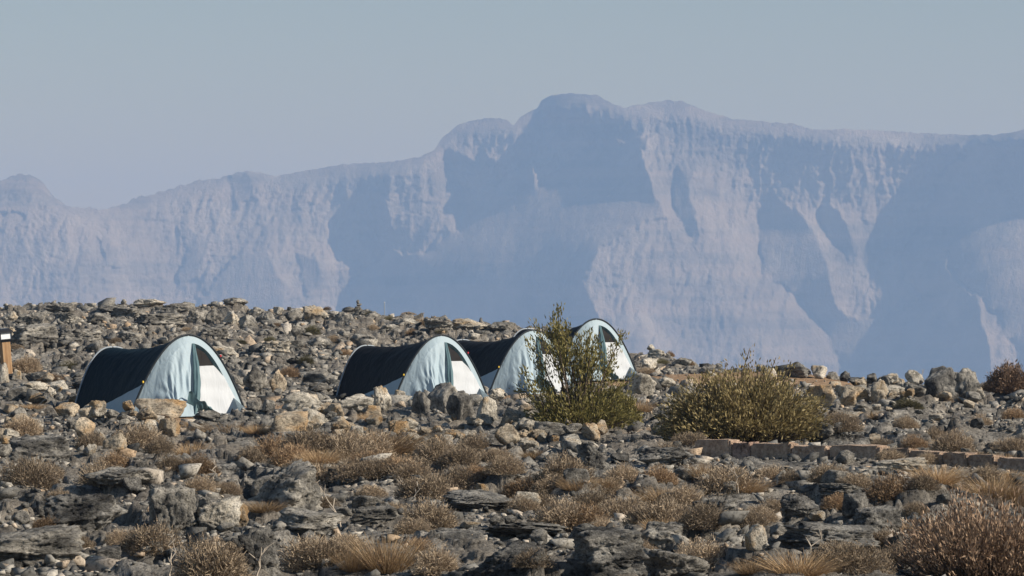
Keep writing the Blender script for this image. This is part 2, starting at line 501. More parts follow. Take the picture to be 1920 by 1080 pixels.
g_sh = -0.25 - 0.80 * smooth(500, 620, PX) - 0.60 * smooth(1330, 1200, PX) * smooth(480, 640, PX) + 0.22 * smooth(1690, 1790, PX)
g_li = 0.46 - 0.12 * smooth(700, 300, PX) + 0.9 * smooth(110, 30, down) * smooth(780, 840, PX) * smooth(1260, 1210, PX)
gx = np.where(shade, g_sh, g_li) * mpp
gy = -np.where(shade, 0.16 + 0.40 * smooth(620, 500, PX), 0.62 - 0.34 * cliff + 1.6 * top) * mpp
def poisson(gx, gy):
    rhs = np.zeros(gx.shape)
    fx = 0.5 * (gx[:, 1:] + gx[:, :-1]); fy = 0.5 * (gy[1:] + gy[:-1])
    rhs[:, :-1] += fx; rhs[:, 1:] -= fx; rhs[:-1] += fy; rhs[1:] -= fy
    e = np.concatenate([rhs, rhs[:, ::-1]], 1); e = np.concatenate([e, e[::-1]], 0)
    F = np.fft.fft2(e)
    ky = 2 * np.cos(2 * np.pi * np.arange(e.shape[0]) / e.shape[0]) - 2
    kx = 2 * np.cos(2 * np.pi * np.arange(e.shape[1]) / e.shape[1]) - 2
    K = ky[:, None] + kx[None]; K[0, 0] = 1
    F /= K; F[0, 0] = 0
    return np.real(np.fft.ifft2(F))[:gx.shape[0], :gx.shape[1]]
DEP = poisson(gx * ST, gy * ST)
DEP = DEP - DEP.mean() + 5200
# rock structure: vertical flutes on the cliffs, slanting gullies lower down
lit = 1 - 0.80 * shade
calm = smooth(2, 45, down)
strat = (PY + 0.06 * PX + 14 * n2(PX / 120, PY / 80, 33)) / 13.0
led = RV[np.floor(strat).astype(int) & 4095, 2] - 0.5 + smooth(0.6, 1.0, strat - np.floor(strat)) * 0.6
DEP += lit * calm * (2.6 * ridged(PX / 13 + 0.7 * n2(PX / 34, PY / 40, 4), PY / 90, 4, 12, 0.62) * (0.30 + 1.0 * cliff)
              + 4.0 * (1 - 2 * np.abs(n2((PX + 0.25 * PY) / 30 + 0.4 * n2(PX / 50, PY / 50, 5), (PY - 0.3 * PX) / 130, 14))) * (1 - 0.5 * cliff)
              + 2.0 * ridged((PX + 0.35 * PY) / 13, (PY - 0.3 * PX) / 36, 3, 16, 0.7)
              + 4 * n2(PX / 60, PY / 90, 18) - 2.2 * led * (0.5 + 0.7 * n2(PX / 70, PY / 50, 35))
              + 1.1 * ridged(PX / 8, PY / 15, 3, 20, 0.8))
DEP += 60 * n2(PX / 260, PY / 260, 30)
def depth_at(px, py):
    a = np.clip((px - PXA[0]) / ST, 0, len(PXA) - 1.001); b = np.clip((py - PYA[0]) / ST, 0, len(PYA) - 1.001)
    i = b.astype(int); j = a.astype(int); a = a - j; b = b - i
    return DEP[i, j] * (1 - a) * (1 - b) + DEP[i, j + 1] * a * (1 - b) + DEP[i + 1, j] * (1 - a) * b + DEP[i + 1, j + 1] * a * b
mpx = np.concatenate([np.arange(-600, -150, 12), np.arange(-150, 2100, 2.8), np.arange(2100, 2540, 12)])
mv = np.linspace(0, 1, 210) ** 1.15
MPX, MV = np.meshgrid(mpx, mv)
mr = np.interp(MPX, RIDGE[:, 0], RIDGE[:, 1]) + (1.8 + 2.2 * smooth(520, 300, MPX)) * fbm(MPX / 14, 0 * MPX, 4, 40, 0.6)
MPY = mr + MV * (795 - mr)
MD = depth_at(MPX, MPY)
MP = np.stack([(MPX - CX) / FPX * MD, MD, EYE - (MPY - HY) / FPX * MD], -1)
back = []                                              # the far side behind the skyline
for k_, (dy, dz) in enumerate([(900, -260), (520, -90), (240, -25), (90, -5)]):
    p = MP[0].copy(); p[:, 1] += dy; p[:, 2] += dz + 6 * n2(p[:, 0] / 120, 0 * p[:, 0] + k_, 44); back.append(p)
foot = []
for k_, (dy, dz) in enumerate([(-60, -70), (-170, -150), (-330, -235)]):
    p = MP[-1].copy(); p[:, 1] += dy; p[:, 2] = np.maximum(p[:, 2] + dz, -405); foot.append(p)
MALL = np.concatenate([np.stack(back), MP, np.stack(foot)], 0)
mm = mesh_np('mountain', MALL.reshape(-1, 3), grid_faces(*MALL.shape[:2]))
k = NT('mountain_limestone')
v = k.coord('Object', (1 / 300, 1 / 300, 1 / 300))
strata = k.noise(k.coord('Object', (1 / 500, 1 / 500, 1 / 22)), 1.0, 5, 0.65)
n = k.noise(v, 3.0, 10, 0.7)
c = k.ramp(n, [(0.32, (0.075, 0.070, 0.064)), (0.5, (0.20, 0.186, 0.168)), (0.68, (0.38, 0.352, 0.315))])
c = k.mix(k.ramp(strata, [(0.4, (0, 0, 0)), (0.65, (0.7, 0.7, 0.7))]), c, (0.30, 0.255, 0.215))
h = k.math('ADD', k.noise(k.coord('Object', (1 / 28, 1 / 28, 1 / 90)), 1.0, 8, 0.7), k.math('MULTIPLY', k.noise(v, 40, 6, 0.7), 0.4))
k.bsdf(c, 0.95, k.bump(h, 1.0, 9.0), 0.05)
mm.materials.append(k.m)
mountain = link('mountain', mm); mountain['kind'] = 'structure'

vf = MB()
xs = np.linspace(-9000, 9000, 40); ys_ = np.linspace(300, 9500, 40)
XX, YY = np.meshgrid(xs, ys_)
vm = mesh_np('valley_floor', np.stack([XX, YY, -400 + 6 * fbm(XX / 700, YY / 700, 3, 60)], -1).reshape(-1, 3), grid_faces(40, 40)[:, ::-1], simple('valley_gravel', (0.30, 0.26, 0.21), 0.95, 0.3, 0.02))
valley = link('valley_floor', vm); valley['kind'] = 'structure'

# ------------------------------------------------------------------ hazy air
hz = MB(); zt = float(MALL[..., 2].max()) + 25
hz.box((0, 4000, (zt - 412) / 2), (19000, 12000, zt + 412))
km = bpy.data.materials.new('haze'); km.use_nodes = True
t = km.node_tree; t.nodes.clear()
mo = t.nodes.new('ShaderNodeOutputMaterial'); pv = t.nodes.new('ShaderNodeVolumePrincipled')
pv.inputs['Color'].default_value = (*HAZE_COLOR, 1); pv.inputs['Density'].default_value = HAZE_DENSITY; pv.inputs['Anisotropy'].default_value = 0.0; pv.inputs['Absorption Color'].default_value = (0.26, 0.13, 0.0, 1)
t.links.new(pv.outputs[0], mo.inputs['Volume'])
haze = hz.build('haze', km); haze['kind'] = 'stuff'

#@@OBJECTS

# ------------------------------------------------------------------ rock shapes
def ico(sub):
    bm = bmesh.new(); bmesh.ops.create_icosphere(bm, subdivisions=sub, radius=1)
    v = np.array([q.co[:] for q in bm.verts]); f = np.array([[w.index for w in q.verts] for q in bm.faces]); bm.free()
    return v, f
ICO = {s: ico(s) for s in (3, 4, 5)}

def rock_mesh(name, seed, sub=4, planes=11, amp=0.05, layers=0.0, cracks=0.0, boxy=0.0, flat=1.0):
    g = np.random.default_rng(seed)
    d, f = ICO[sub]
    nrm = g.normal(size=(planes, 3)); nrm /= np.linalg.norm(nrm, axis=1)[:, None]
    if boxy:
        ax = np.concatenate([np.eye(3), -np.eye(3)]) + g.normal(size=(6, 3)) * 0.18
        nrm = np.concatenate([nrm, ax / np.linalg.norm(ax, axis=1)[:, None]])
    dist = g.uniform(0.55, 0.95, len(nrm))
    if boxy: dist[planes:] = g.uniform(0.5, 0.68, 6); dist[:planes] = g.uniform(0.7, 1.0, planes)
    r = np.min(np.where(d @ nrm.T > 0.05, dist[None] / np.maximum(d @ nrm.T, 0.05), 9), 1)
    p = d * np.minimum(r, 1.25)[:, None]
    nz = fbm3(p * 2.2, 4, seed, 0.55)
    p = p * (1 + amp * 1.6 * nz)[:, None]
    p = p * (1 + amp * 0.9 * (1 - 2 * np.abs(n3(p * 4.5, seed + 9))))[:, None]
    if layers:
        tilt = p[:, 2] + 0.18 * p[:, 0] + 0.12 * n3(p * 1.5, seed + 3)
        q = tilt * 7 + 0.6 * n3(p * 3, seed + 4); fr = q - np.floor(q)
        lay = RV[np.floor(q).astype(int) & 4095, 1] - 0.5
        p[:, :2] *= (1 + layers * (lay - 1.1 * smooth(0.78, 0.95, fr) * (1 - smooth(0.95, 1.0, fr))))[:, None]
    if cracks:
        c = np.abs(n3(p * np.array([1.7, 1.7, 0.6]), seed + 6))
        c2 = np.abs(n3(p * np.array([3.6, 3.6, 2.0]), seed + 7))
        p = p * (1 - cracks * (1 - smooth(0, 0.07, c)) - 0.5 * cracks * (1 - smooth(0, 0.09, c2)))[:, None]
        p = p * (1 + 0.045 * fbm3(p * 8, 3, seed + 8, 0.6) - 0.06 * smooth(0.12, 0.0, np.abs(n3(p * np.array([6.0, 6.0, 9.0]), seed + 11))))[:, None]
    lo, hi = p.min(0), p.max(0)
    p = (p - (lo + hi) / 2) / (hi - lo)
    p[:, 2] += 0.5
    return mesh_np(name, p, f, M['grey_rock'])

ROCKS = [rock_mesh('rock', 100 + i, 4, 12 + i % 6, 0.038, 0.07 if i % 3 == 0 else 0, 0.035, 1 if i % 3 == 1 else 0) for i in range(14)]
CRAGS = [rock_mesh('jagged_rock', 200 + i, 4, 10, 0.075, 0.12, 0.10, 0) for i in range(6)]
OUTC = [rock_mesh('bedrock_outcrop', 300 + i, 5, 12, 0.060, 0.12, 0.13, i % 2) for i in range(7)]
ROTS = np.random.default_rng(5)

def put_rock(name, me, mat, px, py, wpx, hpx, sink=0.22, depth=0.9, rz=None, tilt=(0, 0), Y=None):
    """a rock whose foot stands on the ground at the given photo pixel and which shows that wide and high"""
    if Y is None: x, Y, z = hit(px, py)
    else: x = at(px, Y); z = float(ground_z(np.array([x]), np.array([Y]))[0])
    w = wpx / FPX * Y; h = hpx / FPX * Y
    o = link(name, me)
    h2 = h / (1 - sink)
    o.scale = (w, w * depth, h2)
    o.location = (x, Y + 0.3 * w * depth, z - h2 * sink)
    o.rotation_euler = (tilt[0], tilt[1], ROTS.uniform(-0.35, 0.35) + math.pi * ROTS.integers(0, 2) if rz is None else rz)
    o.material_slots[0].link = 'OBJECT'; o.material_slots[0].material = M[mat]
    return o

def zone(px, py):
    if py < 700 and px < 1180: return 'on the stony hillside behind the tents', 'hillside'
    if px >= 1180 and py < 765: return 'on the plateau edge beside the orange clearing', 'plateau edge'
    if px >= 1230 and py < 850: return 'on the stony ground behind the stone kerb', 'ground behind the kerb'
    if py < 850: return 'in the rubble strip in front of the tents', 'rubble strip'
    if px >= 1230: return 'on the grey bedrock below the stone kerb', 'bedrock below the kerb'
    return 'on the grey bedrock below the tents', 'bedrock below the tents'
LM = [(523, 940, 'dome shaped outcrop'), (318, 985, 'blocky outcrop'), (155, 980, 'low rounded bedrock hump'), (480, 1050, 'dark bedrock mass'), (62, 855, 'dark wrinkled outcrop'), (897, 945, 'flat dark slab'), (955, 1065, 'fissured bedrock ledge'),
      (1140, 1050, 'dark fissured block'), (1245, 1025, 'pale flat slab'), (1565, 1020, 'long layered ledge'), (1500, 975, 'dark square block'), (1112, 865, 'dark layered knob'), (1345, 962, 'broken bedrock hump'), (158, 825, 'upright tan boulder'), (298, 780, 'large flat tan slab'),
      (540, 805, 'big bright tan boulder'), (828, 765, 'big rounded grey boulder'), (968, 800, 'orange brown wedge'), (1075, 838, 'white angular rock'), (1085, 795, 'tall dark green bush'), (1300, 815, 'left end of the kerb'), (1450, 850, 'reddish kerb block'), (1620, 865, 'longest kerb block'), (1780, 875, 'low kerb blocks'),
      (1395, 800, 'wide olive bush'), (1770, 735, 'massive dark boulder'), (1602, 750, 'wide cream boulder'), (1541, 755, 'rounded cream boulder'), (1715, 720, 'white pointed rock'), (1207, 735, 'pale boulder by the farthest tent'), (1840, 960, 'brown seed stalk thicket'), (8, 690, 'lamp post'), (250, 640, 'lone navy tent'),
      (400, 640, 'porch of the navy tent'), (720, 650, 'second tent'), (672, 590, 'cairn'), (740, 595, 'marker post'), (900, 625, 'middle charcoal tent'), (1050, 620, 'farthest tent'), (1230, 690, 'orange clearing'), (1493, 705, 'dark block by the clearing'), (479, 725, 'grey hollowed boulder'), (677, 765, 'long pale slab'),
      (60, 1040, 'broad weathered shelf'), (215, 910, 'low grey shelf'), (1590, 930, 'thin grey shelf'), (700, 975, 'low grey block'), (985, 1000, 'thin layered terrace'), (1890, 725, 'russet dry bush'), (640, 850, 'broad grassy patch'), (100, 600, 'skyline rocks above the lamp post'), (330, 600, 'skyline rocks above the navy tent')]
def beside(px, py):
    d = [((a - px) ** 2 + (2.2 * (b - py)) ** 2) ** 0.5 for a, b, _ in LM]
    i = int(np.argmin(d))
    return ('beside the ' if d[i] < 70 else 'near the ') + LM[i][2]
COLN = {'grey_rock': 'grey', 'dark_rock': 'dark grey', 'pale_rock': 'pale', 'tan_rock': 'tan'}

HERO = [  # column, foot row, width, height (photo pixels), material, crag?
    (215, 752, 42, 36, 'pale_rock', 1, 'pale jagged rock against the dark side of the open left tent'),
    (298, 786, 98, 38, 'tan_rock', 0, 'large flat tan slab lying before the pale blue front of a tent'),
    (275, 791, 40, 30, 'tan_rock', 1, None), (172, 783, 52, 27, 'tan_rock', 0, None), (123, 781, 48, 25, 'tan_rock', 0, None),
    (176, 760, 34, 22, 'grey_rock', 1, None), (90, 718, 22, 18, 'tan_rock', 0, None), (108, 736, 38, 22, 'pale_rock', 0, None),
    (158, 831, 40, 44, 'tan_rock', 0, 'upright tan boulder standing beside a small white stone'),
    (191, 835, 18, 24, 'pale_rock', 0, 'small white stone beside the upright tan boulder'),
    (390, 792, 48, 17, 'grey_rock', 0, None),
    (540, 813, 74, 42, 'tan_rock', 0, 'big bright tan boulder with a shaded left face between the two nearer tents'),
    (566, 777, 84, 42, 'pale_rock', 1, 'broad pale craggy rock behind the big bright tan boulder'),
    (479, 737, 50, 46, 'grey_rock', 1, 'grey hollowed boulder leaning by the bright tan upright rock'),
    (522, 737, 33, 44, 'tan_rock', 0, 'bright tan upright rock beside the grey hollowed boulder'),
    (475, 774, 28, 18, 'grey_rock', 0, None), (502, 769, 27, 20, 'grey_rock', 0, None), (597, 723, 70, 22, 'grey_rock', 0, None),
    (598, 738, 48, 18, 'grey_rock', 1, None), (439, 728, 40, 30, 'grey_rock', 0, None), (614, 780, 36, 23, 'tan_rock', 0, None),
    (31, 714, 20, 20, 'pale_rock', 0, 'small white rock at the foot of the wooden lamp post'),
    (72, 722, 54, 25, 'dark_rock', 0, 'dark block lying right of the lamp post'), (5, 722, 24, 42, 'pale_rock', 0, None),
    (60, 742, 66, 22, 'pale_rock', 1, None), (30, 752, 40, 24, 'grey_rock', 0, None), (70, 760, 36, 22, 'tan_rock', 1, None), (20, 776, 30, 18, 'tan_rock', 0, None),
    (677, 772, 92, 32, 'pale_rock', 0, 'long pale slab sloping down before the second tent'),
    (716, 773, 35, 47, 'pale_rock', 1, 'upright pale slab standing before the dark side of the second tent'),
    (747, 758, 28, 30, 'pale_rock', 0, None), (788, 780, 37, 43, 'grey_rock', 0, None),
    (828, 773, 58, 54, 'grey_rock', 0, 'big rounded grey boulder before the front of the second tent'),
    (862, 792, 56, 55, 'dark_rock', 1, 'dark craggy boulder beside the big rounded grey one'),
    (893, 745, 46, 27, 'grey_rock', 1, None), (911, 787, 40, 43, 'pale_rock', 0, None), (931, 753, 34, 23, 'pale_rock', 1, None),
    (968, 804, 66, 38, 'tan_rock', 0, 'orange brown wedge of rock before the green bush'),
    (950, 836, 50, 40, 'tan_rock', 0, 'pointed orange rock below the orange brown wedge'),
    (1035, 817, 66, 27, 'grey_rock', 0, None), (630, 785, 30, 26, 'tan_rock', 0, None),
    (850, 822, 34, 20, 'tan_rock', 1, None), (815, 838, 30, 22, 'tan_rock', 0, None), (880, 826, 28, 18, 'pale_rock', 0, None), (742, 806, 30, 18, 'tan_rock', 0, None),
    (765, 812, 40, 22, 'pale_rock', 1, None), (700, 797, 32, 18, 'tan_rock', 0, None), (770, 838, 34, 20, 'pale_rock', 0, None), (838, 846, 30, 16, 'pale_rock', 0, None),
    (1075, 846, 46, 30, 'pale_rock', 0, 'white angular rock in the rubble below the green bush'), (1073, 818, 42, 18, 'grey_rock', 0, None),
    (1110, 818, 24, 16, 'tan_rock', 0, None), (1128, 830, 26, 28, 'tan_rock', 0, None), (990, 845, 40, 22, 'pale_rock', 1, None), (1010, 828, 34, 18, 'tan_rock', 1, None),
    (890, 863, 28, 14, 'pale_rock', 0, None), (640, 815, 40, 24, 'tan_rock', 1, None), (600, 800, 32, 20, 'pale_rock', 1, None), (665, 822, 34, 20, 'pale_rock', 0, None),
    (1770, 748, 74, 60, 'dark_rock', 0, 'massive dark angular boulder on the plateau edge'), (1815, 748, 50, 58, 'grey_rock', 1, 'grey splintered boulder leaning on the massive dark one'),
    (1715, 724, 40, 31, 'pale_rock', 0, 'white pointed rock left of the massive dark boulder'), (1585, 712, 22, 21, 'dark_rock', 0, None),
    (1636, 711, 24, 19, 'dark_rock', 0, None), (1613, 723, 50, 16, 'dark_rock', 0, None), (1609, 737, 48, 16, 'grey_rock', 0, None),
    (1650, 750, 36, 38, 'pale_rock', 0, 'leaning pale slab beside the cream boulder'), (1602, 757, 56, 29, 'tan_rock', 0, 'wide cream and tan boulder below the leaning pale slab'),
    (1648, 762, 32, 23, 'tan_rock', 0, None), (1541, 762, 60, 40, 'tan_rock', 0, 'rounded cream boulder at the right end of the olive bush'),
    (1493, 709, 60, 30, 'dark_rock', 0, 'dark block on the far rim of the orange clearing'), (1536, 710, 30, 25, 'pale_rock', 0, None), (1446, 711, 24, 19, 'pale_rock', 0, None),
    (1562, 712, 26, 15, 'grey_rock', 0, None), (1207, 744, 52, 42, 'pale_rock', 0, 'pale boulder at the right corner of the farthest tent'),
    (1249, 731, 38, 19, 'pale_rock', 1, None), (1718, 745, 40, 26, 'grey_rock', 1, None), (1758, 740, 34, 18, 'grey_rock', 0, None), (1680, 742, 36, 20, 'pale_rock', 0, None),
    (1676, 712, 22, 16, 'grey_rock', 0, None), (1690, 716, 20, 14, 'pale_rock', 0, None), (1655, 712, 18, 14, 'grey_rock', 0, None), (1835, 752, 26, 22, 'pale_rock', 0, None),
    (1812, 832, 24, 12, 'pale_rock', 0, None), (1620, 770, 40, 16, 'grey_rock', 1, None), (1600, 790, 44, 14, 'pale_rock', 0, None), (1760, 790, 34, 14, 'pale_rock', 0, None),
    (1420, 1040, 46, 46, 'pale_rock', 0, 'pale triangular rock leaning on the ledge below the kerb'),
    (1285, 905, 44, 24, 'grey_rock', 0, None), (1320, 912, 24, 22, 'grey_rock', 0, None), (450, 990, 34, 44, 'tan_rock', 1, 'warm upright rock beside the dome shaped outcrop'),
    (1625, 905, 18, 12, 'pale_rock', 0, None), (1546, 826, 50, 30, 'grey_rock', 1, None), (1520, 822, 30, 20, 'pale_rock', 0, None), (40, 985, 34, 26, 'grey_rock', 0, None), (85, 968, 36, 28, 'dark_rock', 0, None), (290, 1050, 40, 28, 'grey_rock', 0, None),
    (385, 962, 30, 26, 'grey_rock', 0, None), (930, 985, 30, 18, 'dark_rock', 0, None), (958, 985, 26, 16, 'dark_rock', 0, None), (880, 990, 46, 10, 'pale_rock', 0, None),
    (640, 970, 40, 14, 'grey_rock', 0, None), (690, 955, 60, 26, 'grey_rock', 0, None), (420, 1010, 40, 18, 'grey_rock', 0, None),
]
seen = {}
for i, (px, py, w, h, mat, crag, lab) in enumerate(HERO):
    me = CRAGS[i % 6] if crag else ROCKS[(i * 5) % 14]
    o = put_rock('boulder' if w * h > 1200 else 'rock', me, mat, px, py, w, h, 0.15, 0.85)
    zt_, zg = zone(px, py)
    kind = 'jagged' if crag else 'angular'
    size = 'large' if w * h > 1200 else ('small' if w * h < 550 else 'middle sized')
    if lab: tag(o, lab, 'boulder' if w * h > 1200 else 'rock', 'boulders and rocks around the tents')
    else: tag(o, f'{size} {COLN[mat]} {kind} rock {beside(px, py)}', 'rock', f'{size} {COLN[mat]} {kind} rocks')

OUTS = [  # column, foot row, width, height, material, label
    (523, 962, 165, 90, 'grey_rock', 'dome shaped bedrock outcrop split by a vertical crack'),
    (318, 1004, 106, 92, 'grey_rock', 'blocky bedrock outcrop with a deep shadow on its left side'),
    (155, 995, 172, 66, 'dark_rock', 'low rounded bedrock hump left of the blocky outcrop'),
    (410, 995, 90, 62, 'pale_rock', 'pale pitted bedrock lump between the blocky outcrop and the dome'),
    (480, 1070, 110, 86, 'dark_rock', 'dark bedrock mass below the dome shaped outcrop'),
    (62, 868, 135, 52, 'dark_rock', 'dark wrinkled bedrock outcrop below the lamp post'),
    (897, 952, 142, 32, 'dark_rock', 'flat dark bedrock slab between brown shrubs'),
    (955, 1085, 165, 62, 'dark_rock', 'fissured bedrock ledge with black overhang below the flat dark slab'),
    (1140, 1085, 150, 70, 'dark_rock', 'dark fissured bedrock block beside the pale flat slab'),
    (1245, 1038, 100, 42, 'grey_rock', 'pale flat bedrock slab above a jagged ridge'),
    (1262, 1090, 135, 56, 'grey_rock', 'jagged upright bedrock ridge below the pale flat slab'),
    (1565, 1034, 240, 48, 'dark_rock', 'long layered bedrock ledge below the stone kerb'),
    (1645, 1005, 96, 50, 'dark_rock', 'dark bedrock lump on top of the long layered ledge'),
    (1500, 985, 78, 40, 'dark_rock', 'dark square bedrock block above the long layered ledge'),
    (1112, 878, 70, 50, 'dark_rock', 'dark layered bedrock knob in the rubble below the green bush'),
    (1345, 972, 100, 40, 'dark_rock', 'broken bedrock hump between orange grass and shrubs'),
    (215, 915, 130, 26, 'grey_rock', 'low grey bedrock shelf between two brown shrubs'),
    (60, 1060, 190, 60, 'grey_rock', 'broad weathered bedrock shelf rising behind thin dry twigs'),
    (560, 1000, 150, 40, 'grey_rock', 'sloping grey bedrock apron right of the dome shaped outcrop'),
    (700, 985, 100, 30, 'grey_rock', 'low grey bedrock block in the hollow between shrubs'),
    (985, 1010, 180, 26, 'grey_rock', 'thin layered bedrock terrace among brown shrubs'),
    (1590, 940, 120, 22, 'grey_rock', 'thin grey bedrock shelf among shrubs below the kerb'),
    (560, 838, 120, 30, 'dark_rock', 'dark overhanging bedrock edge below the big bright tan boulder'),
    (1250, 870, 110, 30, 'dark_rock', 'dark layered bedrock step at the left end of the stone kerb'),
    (1690, 885, 110, 26, 'pale_rock', 'pale bedrock lip along the foot of the stone kerb'),
]
for i, (px, py, w, h, mat, lab) in enumerate(OUTS):
    tag(put_rock('bedrock_outcrop', OUTC[i % 7], mat, px, py, w, h, 0.30, 0.8), lab, 'outcrop')

# hillside ledges and scattered single rocks
rg = np.random.default_rng(21)
LEDGE = [(130, 606, 70, 26), (60, 610, 60, 30), (20, 602, 40, 26), (185, 606, 50, 22), (240, 596, 70, 24), (300, 612, 90, 26), (370, 606, 44, 28), (402, 609, 34, 30), (432, 610, 32, 28), (464, 611, 36, 30), (498, 608, 34, 26),
         (60, 655, 90, 40), (150, 640, 90, 30), (240, 640, 60, 24), (20, 640, 60, 30), (330, 590, 60, 20), (545, 600, 50, 26), (590, 604, 50, 30), (645, 606, 40, 26), (700, 604, 44, 22), (560, 590, 40, 16), (760, 610, 50, 18), (820, 615, 60, 22), (880, 620, 70, 24), (940, 622, 60, 18),
         (400, 640, 60, 26), (520, 660, 60, 26), (600, 650, 50, 24), (680, 640, 50, 22), (420, 668, 56, 26), (560, 676, 60, 22), (480, 590, 40, 18), (1230, 672, 40, 18), (1280, 688, 44, 18), (1330, 700, 40, 16), (1215, 690, 40, 22), (115, 588, 60, 20), (210, 582, 60, 16), (280, 580, 60, 14), (440, 583, 50, 14), (660, 588, 40, 12), (1000, 628, 50, 16), (730, 625, 40, 16)]
for i, (px, py, w, h) in enumerate(LEDGE):
    big = w * h > 1400
    o = put_rock('hillside_boulder', OUTC[(i * 3) % 7] if w > 58 else CRAGS[i % 6], ['grey_rock', 'grey_rock', 'pale_rock'][i % 3] if w < 80 else 'grey_rock', px, py, w, h * 0.78, 0.40, 1.0)
    tag(o, ('broad weathered grey boulder' if big else 'grey limestone boulder') + ' on the hillside ' + beside(px, py), 'boulder', ('broad ' if big else '') + 'limestone boulders on the hillside')
nplaced = 0
while nplaced < 150:
    px = rg.uniform(-20, 1940); py = rg.uniform(588, 1075) ** 1.0
    x, Y, z = hit(px, py)
    if camp_mask(np.array([x]), np.array([Y]))[0] > 0.3: continue
    if Y > 101: continue
    s = rg.lognormal(math.log(0.13 if py > 700 else 0.20), 0.35)
    w = s / Y * FPX; h = w * rg.uniform(0.4, 0.8)
    mat = rg.choice(['grey_rock', 'dark_rock', 'pale_rock', 'tan_rock'], p=[0.5, 0.2, 0.22, 0.08]) if py > 700 else rg.choice(['grey_rock', 'pale_rock'], p=[0.7, 0.3])
    o = put_rock('rock', ROCKS[rg.integers(14)], mat, px, py, w, h, 0.15, 0.9, rg.uniform(0, 6.28))
    zt_, zg = zone(px, py)
    tag(o, f'loose {COLN[mat]} limestone rock lying {beside(px, py)}', 'rock', f'loose {COLN[mat]} limestone rocks')
    nplaced += 1

rg = np.random.default_rng(33)
strip = [(rg.uniform(-10, 1190), rg.uniform(742, 850)) for _ in range(110)] + [(rg.uniform(1560, 1860), rg.uniform(705, 775)) for _ in range(34)]
for px, py in strip:
    x, Y, z = hit(px, py)
    if camp_mask(np.array([x]), np.array([Y]))[0] > 0.45 or Y > 75 or (330 < px < 505 and py > 755): continue
    s = min(rg.lognormal(math.log(0.17), 0.32), 0.32); w = s / Y * FPX; h = w * rg.uniform(0.45, 0.85)
    mat = rg.choice(['grey_rock', 'pale_rock', 'tan_rock'], p=[0.22, 0.40, 0.38]); cr = rg.random() < 0.4
    o = put_rock('rock', CRAGS[rg.integers(6)] if cr else ROCKS[rg.integers(14)], mat, px, py, w, h, 0.15, 0.9, rg.uniform(0, 6.28), (rg.normal() * 0.15, rg.normal() * 0.15))
    tag(o, f'broken {COLN[mat]} {"craggy" if cr else "blocky"} rock {beside(px, py)}', 'rock', f'broken {COLN[mat]} {"craggy" if cr else "blocky"} rocks')

# rubble: tens of thousands of small stones lying on the ground
def hull(seed):
    g = np.random.default_rng(seed)
    p = g.uniform(-1, 1, (10, 3)); p = np.sign(p) * np.abs(p) ** 0.6; p *= np.array([1.0, g.uniform(0.55, 0.9), g.uniform(0.35, 0.7)])
    bm = bmesh.new()
    for q in p: bm.verts.new(q)
    r = bmesh.ops.convex_hull(bm, input=bm.verts[:])
    bmesh.ops.delete(bm, geom=[e for e in bm.verts if not e.link_faces], context='VERTS')
    bmesh.ops.triangulate(bm, faces=bm.faces[:]); bm.verts.index_update()
    v = np.array([q.co[:] for q in bm.verts]); f = np.array([[w.index for w in q.verts] for q in bm.faces]); bm.free()
    return v, f
def scatter(name, x, y, s, mat, seed):
    g = np.random.default_rng(seed); n = len(x); V = []; F = []; off = 0
    z = ground_z(x, y); var = g.integers(0, 16, n)
    for k_ in range(16):
        hv, hf = hull(900 + k_); w = np.nonzero(var == k_)[0]; m = len(w)
        a = g.uniform(0, 6.28, m); b = g.normal(0, 0.35, m); ca, sa, cb, sb = np.cos(a), np.sin(a), np.cos(b), np.sin(b)
        P = hv[None] * s[w][:, None, None] * g.uniform(0.75, 1.25, (m, 1, 3))
        X = P[..., 0] * cb[:, None] + P[..., 2] * sb[:, None]; Z = -P[..., 0] * sb[:, None] + P[..., 2] * cb[:, None]; Yv = P[..., 1]
        P = np.stack([X * ca[:, None] - Yv * sa[:, None] + x[w][:, None], X * sa[:, None] + Yv * ca[:, None] + y[w][:, None], Z + (z[w] + 0.22 * s[w])[:, None]], -1)
        V.append(P.reshape(-1, 3)); F.append((hf[None] + (np.arange(m) * len(hv))[:, None, None] + off).reshape(-1, 3)); off += m * len(hv)
    o = link(name, mesh_np(name, np.concatenate(V), np.concatenate(F), mat)); o['kind'] = 'stuff'
    return o
k = NT('limestone_rubble')
geo = k.n('ShaderNodeNewGeometry'); v = k.coord('Object')
c = k.ramp(geo.outputs['Random Per Island'], [(0.0, (0.05, 0.05, 0.048)), (0.35, (0.15, 0.145, 0.135)), (0.65, (0.25, 0.236, 0.212)), (0.86, (0.40, 0.37, 0.325)), (0.93, (0.38, 0.28, 0.19)), (1.0, (0.44, 0.40, 0.35))])
c = k.mix(1.0, c, k.ramp(k.noise(v, 26, 4, 0.7), [(0.37, (0.30, 0.29, 0.28)), (0.47, (0.88, 0.88, 0.87)), (0.66, (1.30, 1.28, 1.24))]), 'MULTIPLY')
k.bsdf(c, 0.93, k.bump(k.noise(v, 40, 5, 0.7), 0.3, 0.015), 0.12)
M['rubble'] = k.m
def rubble_points(n, y0, y1, pw, seed):
    g = np.random.default_rng(seed)
    y = y0 * (y1 / y0) ** (g.random(n) ** pw); u = g.uniform(-0.21, 0.21, n); x = u * y
    keep = (camp_mask(x, y) < g.uniform(0.1, 1.2, n)) & (fbm(x * 0.8, y * 0.4, 3, 90) > g.uniform(-0.55, 0.55, n))
    return x[keep], y[keep]
x, y = rubble_points(58000, 19.5, 62, 0.85, 1)
s = np.random.default_rng(2).lognormal(math.log(0.025), 0.6, len(x)) * (0.8 + 0.006 * y)
scatter('loose_stones', x, y, np.clip(s, 0.012, 0.17), M['rubble'], 3)
